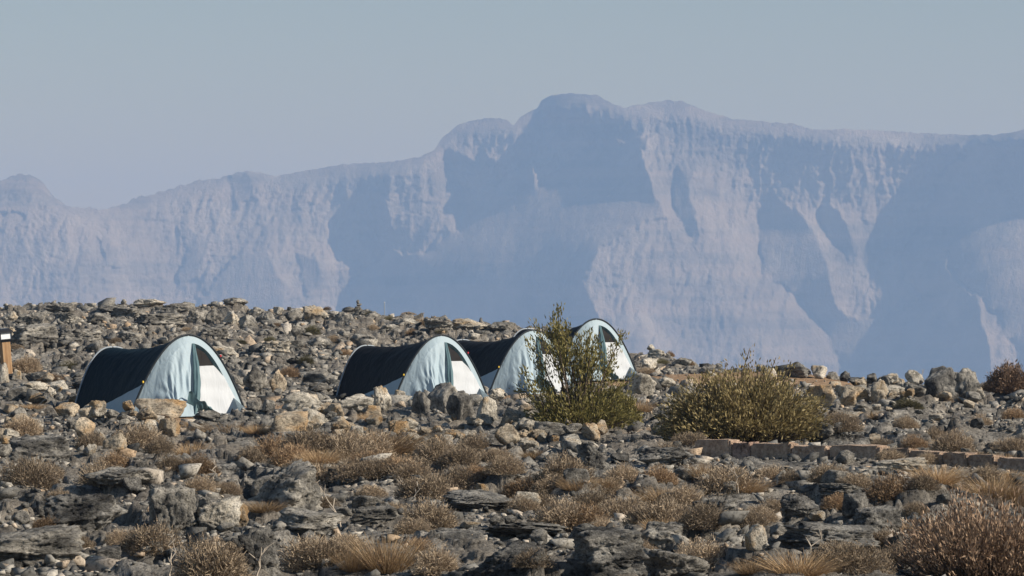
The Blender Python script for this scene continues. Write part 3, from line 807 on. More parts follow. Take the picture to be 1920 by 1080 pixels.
x, y = rubble_points(35000, 52, 101, 0.75, 4)
s = np.random.default_rng(5).lognormal(math.log(0.052), 0.6, len(x))
keep = (y < np.interp(CX + FPX * x / y, CP, CYC) + 1.5)
scatter('hillside_scree', x[keep], y[keep], np.clip(s[keep], 0.03, 0.30), M['rubble'], 6)

# ------------------------------------------------------------------ tents
M['blue'] = fabric('pale_blue_tent_cloth', (0.405, 0.505, 0.56), 0.2, wb=0.4)
M['navy'] = fabric('dark_navy_tent_cloth', (0.006, 0.014, 0.020), 0.0, 0.6, (3, 9, 9), 0.35, 0.05)
M['charcoal'] = fabric('charcoal_tent_cloth', (0.012, 0.012, 0.013), 0.0, 0.6, (3, 9, 9), 0.45, 0.07)
M['shaded_teal'] = fabric('shaded_teal_tent_cloth', (0.10, 0.17, 0.19), 0.1)  # inner side of the porch cloth, its shadow put into the darker colour
M['white'] = fabric('white_inner_tent_cloth', (0.64, 0.665, 0.69), 0.15, 0.7)
M['mesh'] = fabric('black_mosquito_mesh', (0.022, 0.020, 0.020), 0.0, 0.8)
M['sheet'] = simple('grey_groundsheet', (0.10, 0.11, 0.12), 0.6)
M['piping'] = simple('grey_piping', (0.32, 0.36, 0.40), 0.5)
M['dark_piping'] = simple('dark_piping', (0.02, 0.025, 0.03), 0.5)
M['yellow'] = simple('yellow_toggle', (0.75, 0.50, 0.06), 0.5)
M['red'] = simple('red_toggle', (0.55, 0.04, 0.05), 0.5)
M['print'] = simple('pale_print', (0.55, 0.58, 0.60), 0.6)

def make_tent(px, Y, rz, sc, canopy_mat, seed, label, lettering=False):
    x = at(px, Y); z = float(base(np.array([x]), np.array([Y]))[0])
    root = empty('tunnel_tent', (x, Y, z + 0.0), rz); root.scale = (sc,) * 3
    tag(root, label, 'tent', 'tunnel tents pitched in a row')
    vg = np.random.default_rng(800 + seed); W, H, L = 0.965 + vg.uniform(-0.02, 0.02), 1.17, 2.45 + vg.uniform(-0.05, 0.05); sag = vg.uniform(0.085, 0.14)
    wd = lambda s: W + (0.66 - W) * s - 0.05 * np.sin(np.pi * s)
    ht = lambda s: H + (0.97 - H) * s - sag * np.sin(np.pi * s)
    zc = lambda s: 0.46 * np.clip(1 - s / 0.85, 0, 1) ** 1.25 + 0.03
    def body(s, t):
        p = 2.0 + 0.5 * s
        wr = 0.016 * n2(t * 2.5 + seed, s * 16 + 2.5 * t, seed) + 0.012 * n2(t * 8 + 3 * s, s * 7, seed + 3)
        zz = ht(s) * (1 - np.abs(t) ** p)
        return np.stack([wd(s) * t * (1 + wr * np.sin(np.pi * s)), L * s + 0 * t, zz * (1 + wr * np.sin(np.pi * s))], -1)
    S = np.linspace(0, 1, 44)[:, None]; q = np.linspace(-1, 1, 60)[None]
    tc = (1 - zc(S) / ht(S)) ** (1 / (2.0 + 0.5 * S))
    m = MB(); m.sheet(body(S + 0 * q, q * tc)); m.build('canopy', canopy_mat, root, True)
    for sd in (-1, 1):
        e = np.linspace(0, 1, 8)[None]
        m = MB(); m.sheet(body(S + 0 * e, sd * (tc + (1 - tc) * e))); sp_ = m.build('side_panel', M['blue'], root, True)
        if lettering and sd < 0:
            cu = bpy.data.curves.new('lettering', 'FONT'); cu.body = 'QUECHUA'; cu.size = 0.085; cu.space_character = 1.05
            tmp = bpy.data.objects.new('lettering', cu); col.objects.link(tmp)
            dg = bpy.context.evaluated_depsgraph_get()
            me = bpy.data.meshes.new_from_object(tmp.evaluated_get(dg)); bpy.data.objects.remove(tmp)
            vv = np.array([w.co[:] for w in me.vertices])
            y0 = 1.52 - vv[:, 0]; zz = 0.075 + vv[:, 1]                       # read from the left side, running towards the front
            ss = y0 / L; tt = np.clip(1 - zz / ht(ss), 0, 1) ** (1 / (2.0 + 0.5 * ss))
            P = body(ss, -tt); P[:, 0] -= 0.012; P[:, 2] = zz
            me.vertices.foreach_set('co', P.astype(np.float32).ravel()); me.update()
            me.materials.append(M['print']); link('lettering', me, sp_)
    # rear panel running down to the ground behind the rear hoop
    t = np.linspace(-1, 1, 40); rear = body(np.ones(40), t); ft = np.stack([0.34 * t, 0 * t + L + 0.36, 0 * t + 0.01], -1)
    e = np.linspace(0, 1, 8)[:, None, None]
    m = MB(); m.sheet(rear[None] * (1 - e) + ft[None] * e); m.build('rear_panel', canopy_mat, root, True)
    m = MB(); m.tube(rear * 1.008, 0.013, 6); m.build('rear_hoop', M['piping'], root, True)
    # front hoop, rim and vestibule
    hoop = lambda t: np.stack([W * t, 0 * t, H * (1 - t * t)], -1)
    tt = np.linspace(-1, 1, 60)
    m = MB(); m.tube(hoop(tt) * 1.012, 0.017, 6); m.build('front_hoop', M['dark_piping'], root, True)
    def B(t): return np.stack([(0.865 - 0.03 * np.maximum(t, 0)) * W * t, 0 * t - 0.055 - 0.07 * np.clip(-t * 2, 0, 1), 0.905 * H * (1 - t * t) + 0.004], -1)
    def C(t): return B(t) * np.array([0.93, 1.0, 0.96]) + np.array([0, 0.035, 0])
    m = MB(); e = np.linspace(0, 1, 5)[:, None, None]
    m.sheet(hoop(tt)[None] * (1 - e) + B(tt)[None] * e); m.build('rim', M['blue'], root, True)
    t2 = np.linspace(-0.25, 1, 50)
    m = MB(); m.sheet(B(t2)[None] * (1 - e) + C(t2)[None] * e); m.build('rim_lining', M['shaded_teal'], root, True)
    pL = np.array([-0.50, -0.66, 0.015]); pR = np.array([0.66, -0.62, 0.015])
    t3 = np.linspace(-1, 0.06, 60); kk = np.clip((t3 + 0.34) / 0.40, 0, 1)[:, None] * 0.24
    bot = pL + kk * (pR - pL)
    e = np.linspace(0, 1, 30)[:, None, None]
    P = B(t3)[None] * (1 - e) + bot[None] * e
    wr = 0.045 * n2(t3[None] * 7 + 1.5 * e[..., 0], e[..., 0] * 1.4, seed + 5) + 0.016 * n2(t3[None] * 15 - 3 * e[..., 0], e[..., 0] * 2.5, seed + 6)
    wr = wr * np.sin(np.pi * e[..., 0]) - 0.035 * np.sin(np.pi * e[..., 0])
    P = P + wr[..., None] * np.array([-0.35, -0.9, 0.3])
    m = MB(); m.sheet(P); m.build('vestibule_panel', M['blue'], root, True)
    t4 = np.linspace(0.86, 1, 12); m = MB(); e = np.linspace(0, 1, 8)[:, None, None]
    web = pR + (t4[:, None] - 1) * np.array([0.10, 0, -0.5])
    m.sheet(B(t4)[None] * (1 - e) + web[None] * e); m.build('vestibule_web', M['blue'], root, True)
    # inner tent wall with mesh top
    zz = np.linspace(0.03, 0.73, 24)[:, None]; xx = np.linspace(-1, 1, 24)[None]
    iw = lambda z_: 0.845 * W * np.sqrt(np.clip(1 - z_ / (0.93 * H), 0, 1))
    bulge = lambda x_, z_: -0.02 - 0.16 * np.clip(1 - z_ / 0.73, 0, 1) * np.clip((x_ + 0.45) / 0.5, 0, 1) + 0.012 * n2(x_ * 5, z_ * 6, seed + 8)
    m = MB(); m.sheet(np.stack([iw(zz) * xx, bulge(iw(zz) * xx, zz), zz + 0 * xx], -1)); m.build('inner_door', M['white'], root, True)
    zz = np.linspace(0.73, 0.925 * H, 16)[:, None]
    m = MB(); m.sheet(np.stack([iw(zz) * xx, -0.02 + 0.012 * n2(iw(zz) * xx * 6, zz * 5, seed + 9), zz + 0 * xx], -1)); m.build('mesh_window', M['mesh'], root, True)
    m = MB(); gx_, gy_ = np.meshgrid(np.linspace(-1, 1, 12), np.linspace(0, 1, 8))
    m.sheet(np.stack([gx_ * (0.84 - 0.32 * gy_), 0.06 - 0.68 * gy_, 0.025 + 0.05 * np.abs(gx_) ** 6 + 0.01 * n2(gx_ * 4, gy_ * 4, seed)], -1)); m.build('groundsheet', M['sheet'], root, True)
    # the tied-back door: a gathered roll along the opening and a bunch on the ground
    e1 = np.linspace(0, 1, 30)
    axis = B(np.array([0.055]))[0] * (1 - e1)[:, None] + (pL + 0.235 * (pR - pL) + np.array([0, 0.03, 0.03])) * e1[:, None]
    axis[:, 0] += 0.03 * np.sin(np.pi * e1); axis[:, 1] += -0.03 * np.sin(np.pi * e1)
    th = np.linspace(0, 2 * np.pi, 19)[:-1]
    rad = (0.020 + 0.024 * np.sin(np.pi * e1 * 0.9))[:, None] * (1 + 0.35 * np.sin(th * 4 + 3 * e1[:, None]) + 0.25 * n2(th[None] * 2, e1[:, None] * 6, seed + 12))
    P = axis[:, None] + np.stack([rad * np.cos(th), rad * 0.8 * np.sin(th), 0 * rad], -1)
    m = MB(); m.add(P.reshape(-1, 3), grid_faces(30, 18, True)); fl = m.build('door_flap', M['shaded_teal'], root, True)
    a, b = np.meshgrid(np.linspace(0, 1, 26), np.linspace(0, 1, 16))
    ctr = pL + 0.22 * (pR - pL)
    bx = ctr[0] - 0.06 + 0.42 * a; by = ctr[1] + 0.02 + 0.10 * b + 0.05 * np.sin(9 * a + 2 * b)
    bz = 0.02 + np.maximum(0, (0.32 * (1 - a) ** 1.2 + 0.06) * (1 - b * 0.75) + 0.05 * n2(a * 5, b * 4, seed + 13) + 0.03 * np.sin(16 * a + 4 * b))
    m = MB(); m.sheet(np.stack([bx, by, bz], -1)); m.build('flap_fold', M['shaded_teal'], fl, True)
    for tq, mt in ((-0.76, 'yellow'), (0.52, 'red')):
        h0 = hoop(np.array([tq]))[0] * 1.02
        m = MB(); m.box(h0 + np.array([0.02 * np.sign(tq), -0.01, 0]), (0.026, 0.02, 0.034)); m.build('toggle', M[mt], root, bevel=0.006)
    m = MB(); m.tube([pR + (0, 0, 0.01), pR + (0.13, -0.10, 0.012), pR + (0.22, -0.14, 0.01)], 0.007, 5); m.build('peg_strap', M['dark_piping'], root)
    for p_, q_ in (((-0.6, L * 0.98, 0.62), (-1.15, L + 0.5, 0.0)), ((0.0, L + 0.02, 0.80), (0.1, L + 1.1, 0.0))):
        m = MB(); m.tube([p_, q_], 0.003, 4); m.build('guy_line', M['piping'], root)
    return root
make_tent(*TENTS[0], M['navy'], 1, 'dark navy tunnel tent with pale blue porch standing apart beside the tan slab')
make_tent(*TENTS[1], M['charcoal'], 2, 'charcoal tunnel tent with pale porch behind the big rounded grey boulder', True)
make_tent(*TENTS[2], M['charcoal'], 3, 'charcoal tunnel tent pitched between two others and half hidden by the green bush')
make_tent(*TENTS[3], M['charcoal'], 4, 'tunnel tent at the far end of the row behind the green bush')

# ------------------------------------------------------------------ lamp post
M['wood'] = None
k = NT('weathered_post_wood'); v = k.coord('Object', (14, 14, 1.5))
c = k.ramp(k.noise(v, 1.5, 5), [(0.3, (0.17, 0.09, 0.045)), (0.55, (0.36, 0.22, 0.115)), (0.75, (0.46, 0.31, 0.18))])
k.bsdf(c, 0.8, k.bump(k.noise(v, 3, 4), 0.4, 0.01)); M['wood'] = k.m
M['black_metal'] = simple('black_painted_metal', (0.018, 0.018, 0.020), 0.4, spec=0.5)
M['diffuser'] = simple('white_lamp_glass', (0.82, 0.84, 0.86), 0.25, 0.03, spec=0.5)
lx, lY, lz = hit(14, 706)
lamp = empty('lamp_post', (lx, lY, lz - 0.02), R(28)); lamp.rotation_euler = (0, R(-5), R(28))
hp = 0.58; lamp.scale = ((92 / FPX * lY) / 0.80,) * 3
tag(lamp, 'short wooden post with a black solar lantern on top at the hillside edge', 'lamp')
m = MB(); m.box((0, 0, hp / 2), (0.145, 0.145, hp)); m.build('post', M['wood'], lamp, bevel=0.006)
m = MB(); m.box((0, 0, 0.03), (0.20, 0.20, 0.05)); m.build('base_plate', M['black_metal'], lamp, bevel=0.006)
m = MB(); m.box((0, 0, hp + 0.012), (0.165, 0.165, 0.03)); m.box((0, 0, hp + 0.035), (0.225, 0.225, 0.018)); m.build('lantern_base', M['black_metal'], lamp, bevel=0.004)
for a in range(4):
    m = MB(); rot = Matrix.Rotation(a * math.pi / 2, 4, 'Z'); c0 = rot @ Vector((0.085, 0, hp + 0.095)); m.box(c0, (0.006, 0.17, 0.10), rot); m.build('pane', M['diffuser'], lamp)
for sx in (-1, 1):
    for sy in (-1, 1):
        m = MB(); m.box((sx * 0.094, sy * 0.094, hp + 0.095), (0.014, 0.014, 0.104)); m.build('corner_bar', M['black_metal'], lamp)
m = MB(); zc_ = hp + 0.148
ring = lambda r, z_: [(r, r, z_), (-r, r, z_), (-r, -r, z_), (r, -r, z_)]
m.add(ring(0.12, zc_) + ring(0.12, zc_ + 0.022) + ring(0.075, zc_ + 0.062), [(0, 3, 2, 1), (0, 1, 5, 4), (1, 2, 6, 5), (2, 3, 7, 6), (3, 0, 4, 7), (4, 5, 9, 8), (5, 6, 10, 9), (6, 7, 11, 10), (7, 4, 8, 11), (8, 9, 10, 11)])
cap = m.build('lantern_cap', M['black_metal'], lamp)
m = MB(); m.box((0, 0, zc_ + 0.065), (0.13, 0.13, 0.005)); m.build('solar_panel', simple('solar_cell', (0.01, 0.012, 0.03), 0.15, spec=0.6), cap)

# ------------------------------------------------------------------ stone kerb
k = NT('kerb_sandstone'); v = k.coord('Object'); info = k.n('ShaderNodeObjectInfo')
c = k.ramp(k.noise(v, 9, 7, 0.7), [(0.3, (0.25, 0.170, 0.122)), (0.5, (0.47, 0.345, 0.255)), (0.7, (0.60, 0.475, 0.36))])
c = k.mix(1.0, c, k.math('ADD', k.math('MULTIPLY', info.outputs['Random'], 0.4), 0.8), 'MULTIPLY')
c = k.mix(1.0, c, k.ramp(k.noise(v, 34, 5, 0.7), [(0.34, (0.7, 0.68, 0.66)), (0.5, (0.95, 0.95, 0.95)), (0.68, (1.18, 1.17, 1.14))]), 'MULTIPLY')
k.bsdf(c, 0.92, k.bump(k.noise(v, 22, 7, 0.72), 0.9, 0.05), 0.15); M['kerb'] = k.m
M['kerb_pink'] = rock_material('kerb_reddish_stone', (0.20, 0.135, 0.105), (0.34, 0.235, 0.185), (0.42, 0.31, 0.25))
KB = [(1312, 1380, 822), (1383, 1416, 827), (1418, 1492, 828), (1495, 1561, 833), (1565, 1660, 832), (1663, 1715, 838), (1718, 1776, 843), (1779, 1823, 846), (1826, 1874, 850), (1879, 1945, 856), (1949, 2010, 861)]
kl = lambda px: 37.2 + (34.0 - 37.2) * (px - 1312) / 630.0
kx0 = at(1312, kl(1312)); kroot = empty('stone_kerb', (kx0, kl(1312), float(base(np.array([kx0]), np.array([kl(1312)]))[0])))
tag(kroot, 'low kerb of squared stone blocks below the olive bush', 'kerb')
for i, (a, b, tp) in enumerate(KB):
    A = Vector((at(a, kl(a)), kl(a), 0)); Bv = Vector((at(b, kl(b)), kl(b), 0)); d = Bv - A; ln = d.length
    ztop = EYE - (tp + 3 - HY) / FPX * kl((a + b) / 2); zb = ztop - 0.36
    bm = bmesh.new(); bmesh.ops.create_cube(bm, size=1.0)
    bmesh.ops.bevel(bm, geom=bm.edges[:], offset=0.045, segments=2, affect='EDGES')
    bmesh.ops.subdivide_edges(bm, edges=bm.edges[:], cuts=2, use_grid_fill=True)
    me = bpy.data.meshes.new('kerb_block'); bm.to_mesh(me); bm.free()
    P = np.array([w.co[:] for w in me.vertices]) * np.array([ln * 0.985, 0.2, 0.36])
    P += 0.020 * np.stack([n3(P * 6, i * 3 + s_) for s_ in (1, 2, 3)], -1) + 0.010 * np.stack([n3(P * 18, i * 3 + s_) for s_ in (4, 5, 6)], -1)
    P[:, 2] += 0.02 * ROTS.normal() * P[:, 0] / max(ln, 0.1)
    me.vertices.foreach_set('co', P.astype(np.float32).ravel()); me.update(); me.materials.append(M['kerb_pink'] if i == 1 else M['kerb'])
    o = link('kerb_block', me, kroot); mid = (A + Bv) / 2
    o.location = Vector((mid.x, mid.y, (ztop + zb) / 2)) - kroot.location; o.rotation_euler = (0, 0, math.atan2(d.y, d.x))
    if i == 1: o['label'] = 'short reddish kerb block'

# ------------------------------------------------------------------ plants
def strips(P0, P1, w, bend=None, seg=1, g=None):
    """thin tapered blades from P0 to P1 as one mesh part"""
    n = len(P0); d = P1 - P0
    rnd = g.normal(size=(n, 3)); side = np.cross(d, rnd); side /= np.linalg.norm(side, axis=1)[:, None] + 1e-9
    V = []; 
    for s_ in range(seg + 1):
        t_ = s_ / seg
        c_ = P0 + d * t_
        if bend is not None: c_ = c_ + bend * (t_ * t_)
        ww = w * (1 - 0.75 * t_)
        V.append(c_ - side * ww[:, None]); V.append(c_ + side * ww[:, None])
    V = np.stack(V, 1); m_ = 2 * (seg + 1)
    base_ = (np.arange(n) * m_)[:, None, None]
    F = np.array([[2 * i, 2 * i + 1, 2 * i + 3, 2 * i + 2] for i in range(seg)])[None] + base_
    return V.reshape(-1, 3), F.reshape(-1, 4)

def joinm(name, parts, mat):
    V = []; F = []; o_ = 0
    for v_, f_ in parts: V.append(v_); F.append(f_ + o_); o_ += len(v_)
    return mesh_np(name, np.concatenate(V), np.concatenate(F), mat)

def diamonds(C, D, ln, w, g):
    n = len(C); side = np.cross(D, g.normal(size=(n, 3))); side /= np.linalg.norm(side, axis=1)[:, None] + 1e-9
    V = np.stack([C, C + D * (ln * 0.45)[:, None] + side * w[:, None], C + D * ln[:, None], C + D * (ln * 0.45)[:, None] - side * w[:, None]], 1)
    return V.reshape(-1, 3), (np.arange(4)[None] + (np.arange(n) * 4)[:, None])

def unit(v_): return v_ / (np.linalg.norm(v_, axis=1)[:, None] + 1e-9)

M['shrub'] = leafy('dry_grey_brown_twigs', (0.135, 0.10, 0.070), (0.50, 0.395, 0.275), 0.15)
M['shrub_warm'] = leafy('dry_russet_twigs', (0.14, 0.093, 0.058), (0.45, 0.315, 0.19), 0.15)
M['shrub_green'] = leafy('olive_grey_twigs', (0.07, 0.066, 0.035), (0.22, 0.19, 0.10), 0.1)
M['grass'] = leafy('dry_straw_grass', (0.20, 0.125, 0.068), (0.50, 0.355, 0.20), 0.2)
M['leaf'] = leafy('olive_green_leaves', (0.105, 0.097, 0.028), (0.35, 0.295, 0.11), 0.25, 0.55, 0.1)
M['leaf2'] = leafy('dull_olive_leaves', (0.145, 0.113, 0.046), (0.45, 0.36, 0.175), 0.25, 0.55, 0.1)
M['bark'] = simple('dark_shrub_bark', (0.10, 0.075, 0.055), 0.9)
M['twig'] = simple('bleached_dead_twig', (0.42, 0.36, 0.29), 0.9)

def shrub_mesh(seed):
    g = np.random.default_rng(seed)
    n = 5200
    d = unit(g.normal(size=(n, 3)) * np.array([1, 1, 0.8]) + np.array([0, 0, 0.35])); d[:, 2] = np.abs(d[:, 2])
    nl = 4 + seed % 3; la = g.uniform(0, 6.28, nl); lr = g.uniform(0.04, 0.22, nl); lc = np.stack([lr * np.cos(la), lr * np.sin(la), 0 * la], -1); ls = g.uniform(0.22, 0.42, nl); lh = g.uniform(0.75, 1.15, nl)
    wl = g.choice(nl, n, p=ls ** 2 / (ls ** 2).sum())
    lump = 1 + 0.30 * fbm3(d * 2.5 + wl[:, None], 3, seed)
    r = ls[wl] * (0.62 + 0.38 * g.random(n) ** 0.6) * lump
    p = lc[wl] + d * r[:, None] * np.stack([0 * r + 1, 0 * r + 1, 1.25 * lh[wl]], -1)
    q = unit(d + 0.55 * g.normal(size=(n, 3)) + np.array([0, 0, 0.25]))
    ln = g.uniform(0.03, 0.085, n)
    parts = [strips(p - q * (ln * 0.5)[:, None], p + q * (ln * 0.7)[:, None], np.full(n, 0.0055), None, 1, g)]
    w = g.integers(0, n, 2600)
    parts.append(diamonds(p[w] + q[w] * (ln[w] * g.uniform(-0.2, 0.7, 2600))[:, None], unit(q[w] + g.normal(size=(2600, 3))), g.uniform(0.015, 0.04, 2600), g.uniform(0.004, 0.009, 2600), g))
    m_ = 120; d2 = unit(g.normal(size=(m_, 3)) + np.array([0, 0, 0.9])); d2[:, 2] = np.abs(d2[:, 2])
    parts.append(strips(np.zeros((m_, 3)) + d2 * 0.02, d2 * 0.42, np.full(m_, 0.009), None, 1, g))
    me = joinm('cushion_shrub', parts, M['shrub'])
    return me
def grass_mesh(seed):
    g = np.random.default_rng(seed); n = 1100
    a = g.uniform(0, 6.28, n); rr = 0.36 * np.sqrt(g.random(n))
    p = np.stack([rr * np.cos(a), rr * np.sin(a), 0 * a], -1)
    out = np.stack([np.cos(a), np.sin(a), 0 * a], -1) * (rr / 0.3)[:, None]
    h_ = g.uniform(0.25, 1.0, n) ** 1.2
    d = out * 0.38 + 0.22 * g.normal(size=(n, 3)); d[:, 2] = 1; d = unit(d) * h_[:, None]
    V = strips(p, p + d, np.full(n, 0.0055), out * g.uniform(0.02, 0.3, (n, 1)) + np.array([0, 0, -0.05]), 3, g)
    return joinm('grass_tuft', [V], M['grass'])
SHR = [shrub_mesh(400 + i) for i in range(6)]
GRS = [grass_mesh(450 + i) for i in range(5)]
PR = np.random.default_rng(77)
def put_plant(name, me, mat, px, py, wpx, hpx=None, kind='shrub'):
    x, Y, z = hit(px, py)
    w = wpx / FPX * Y * (1.18 if kind == 'shrub' else 1.02)
    h = (hpx / FPX * Y) if hpx else w * (0.56 if kind == 'shrub' else 0.55)
    o = link(name, me)
    o.location = (x, Y + 0.25 * w, z - 0.06 * w)
    o.scale = (w, w * PR.uniform(0.85, 1.1), h / 0.62 if kind == 'shrub' else h)
    o.rotation_euler = (0, 0, PR.uniform(0, 6.28))
    o.material_slots[0].link = 'OBJECT'; o.material_slots[0].material = M[mat]
    return o
SH = [(35, 814, 80), (50, 914, 118), (180, 917, 110), (370, 890, 74), (372, 922, 62), (423, 926, 54), (270, 1032, 122), (250, 840, 100), (160, 838, 62), (110, 952, 58), (520, 858, 94), (610, 906, 116),
      (400, 1082, 170), (590, 1064, 128), (130, 1036, 92), (820, 880, 100), (665, 906, 84), (747, 890, 84), (790, 932, 106), (853, 917, 90), (820, 992, 122), (615, 952, 48), (890, 847, 74), (925, 867, 64),
      (985, 937, 94), (950, 907, 68), (1055, 997, 124), (1063, 907, 108), (1110, 957, 92), (1175, 977, 112), (610, 1057, 112), (780, 1037, 64), (830, 1086, 104), (640, 872, 130), (773, 1002, 64),
      (1370, 922, 120), (1440, 902, 64), (1556, 900, 68), (1665, 937, 104), (1735, 920, 62), (1250, 867, 74), (1295, 834, 62), (1230, 992, 130), (1320, 1002, 94), (1508, 952, 52), (1570, 957, 58), (1330, 1067, 122),
      (1600, 1072, 134), (1650, 1042, 62), (1720, 967, 52), (1755, 827, 54), (1790, 847, 84), (1715, 842, 54), (1900, 852, 74), (1700, 802, 52), (1570, 817, 72), (1775, 759, 36), (1700, 803, 46), (1840, 797, 52),
      (1905, 787, 52), (1850, 733, 38), (1050, 797, 78), (1680, 870, 60), (1850, 905, 70), (980, 960, 60), (700, 935, 60), (80, 1000, 60), (1420, 980, 60), (1160, 905, 70), (1190, 1050, 80), (1000, 1062, 70), (730, 965, 60),
      (560, 890, 80), (545, 875, 90), (590, 862, 110), (690, 862, 110), (765, 905, 90), (715, 900, 80), (860, 880, 80), (1020, 960, 80), (1090, 985, 90), (1140, 930, 70), (1030, 925, 70), (650, 1040, 80), (450, 1062, 80), (220, 1025, 60), (95, 910, 80), (215, 880, 70), (300, 855, 60), (1400, 1000, 70), (1460, 960, 60), (1560, 1062, 90), (1680, 1062, 80), (1300, 1050, 70), (1240, 905, 70), (1610, 920, 70), (1830, 870, 60), (1660, 845, 50), (1745, 870, 50), (470, 870, 70), (320, 880, 60), (690, 880, 90), (740, 850, 80), (580, 925, 50), (1120, 1000, 60), (1280, 960, 90), (1480, 910, 50), (1640, 975, 60), (900, 905, 60)]
HS = [(45, 700, 62, 46), (100, 716, 58, 22), (130, 692, 56, 26), (215, 648, 26, 18), (510, 617, 26, 12), (582, 627, 36, 22), (626, 640, 28, 18), (536, 704, 42, 26), (572, 692, 32, 22), (700, 622, 26, 16), (770, 634, 32, 20), (690, 594, 24, 14),
      (790, 609, 62, 18), (612, 582, 18, 8), (940, 612, 26, 12), (766, 590, 28, 8), (1257, 666, 17, 14), (1243, 684, 30, 14), (1216, 704, 46, 26), (862, 614, 30, 10), (505, 642, 24, 12), (345, 700, 26, 14), (840, 610, 24, 10), (730, 600, 30, 16),
      (300, 660, 30, 16), (405, 700, 26, 14), (250, 616, 20, 10), (350, 620, 24, 10), (640, 668, 34, 14), (450, 650, 26, 12), (690, 662, 30, 14), (1290, 676, 26, 10), (90, 640, 24, 12), (30, 660, 30, 16), (900, 640, 36, 10), (830, 632, 30, 10), (560, 655, 26, 12)]
for i, q in enumerate(SH):
    mt = 'shrub_warm' if i % 7 == 3 else 'shrub'
    o = put_plant('cushion_shrub', SHR[i % 6], mt, q[0], q[1], q[2])
    zt_, zg = zone(q[0], q[1]); sz = 'broad' if q[2] > 90 else 'small'; cn = 'russet' if i % 7 == 3 else 'grey brown'
    tag(o, f'{sz} dry {cn} cushion shrub {beside(q[0], q[1])}', 'shrub', f'{sz} {cn} cushion shrubs')
for i, q in enumerate(HS):
    mt = ['shrub', 'shrub_warm', 'shrub_green'][i % 3]
    o = put_plant('hillside_shrub', SHR[(i * 2) % 6], mt, q[0], q[1], q[2], q[3])
    zt_, zg = zone(q[0], min(q[1], 699))
    tag(o, f'{["grey brown", "russet", "olive grey"][i % 3]} dry bush on the hillside {beside(q[0], q[1])}', 'shrub', f'{["grey brown", "russet", "olive grey"][i % 3]} bushes on the hillside')
tag(put_plant('cushion_shrub', SHR[2], 'shrub_green', 1710, 764, 60, 26), 'low yellowish green cushion shrub below the white pointed rock', 'shrub')
GR = [(495, 958, 66, 30), (355, 848, 50, 44), (430, 814, 110, 34), (725, 1070, 100, 100), (710, 848, 150, 62), (640, 850, 80, 40), (1010, 864, 56, 26), (1085, 920, 70, 36), (1400, 924, 70, 40), (1320, 905, 50, 44), (1250, 952, 96, 50), (1500, 1078, 130, 60),
      (1410, 1078, 64, 40), (1760, 908, 84, 50), (1865, 932, 110, 60), (1902, 950, 80, 60), (1645, 790, 30, 24), (1810, 754, 30, 26), (1200, 774, 44, 36), (1280, 945, 60, 40), (560, 846, 60, 30), (480, 812, 50, 24), (1130, 930, 50, 30), (780, 860, 60, 36),
      (660, 1075, 60, 60), (1240, 1000, 60, 40), (1780, 838, 50, 24), (60, 770, 40, 16), (600, 870, 70, 40), (1700, 1000, 50, 30), (690, 790, 40, 24), (1900, 905, 60, 34), (1885, 880, 50, 30), (330, 800, 70, 18), (250, 815, 40, 16), (870, 800, 30, 16)]
for i, q in enumerate(GR):
    o = put_plant('grass_tuft', GRS[i % 5], 'grass', q[0], q[1], q[2] * 0.95, q[3] * 0.85, 'grass')
    zt_, zg = zone(q[0], q[1])
    tag(o, f'{"tall" if q[3] > 44 else "short"} straw coloured tuft of dry grass {beside(q[0], q[1])}', 'grass', f'{"tall" if q[3] > 44 else "short"} grass tufts')

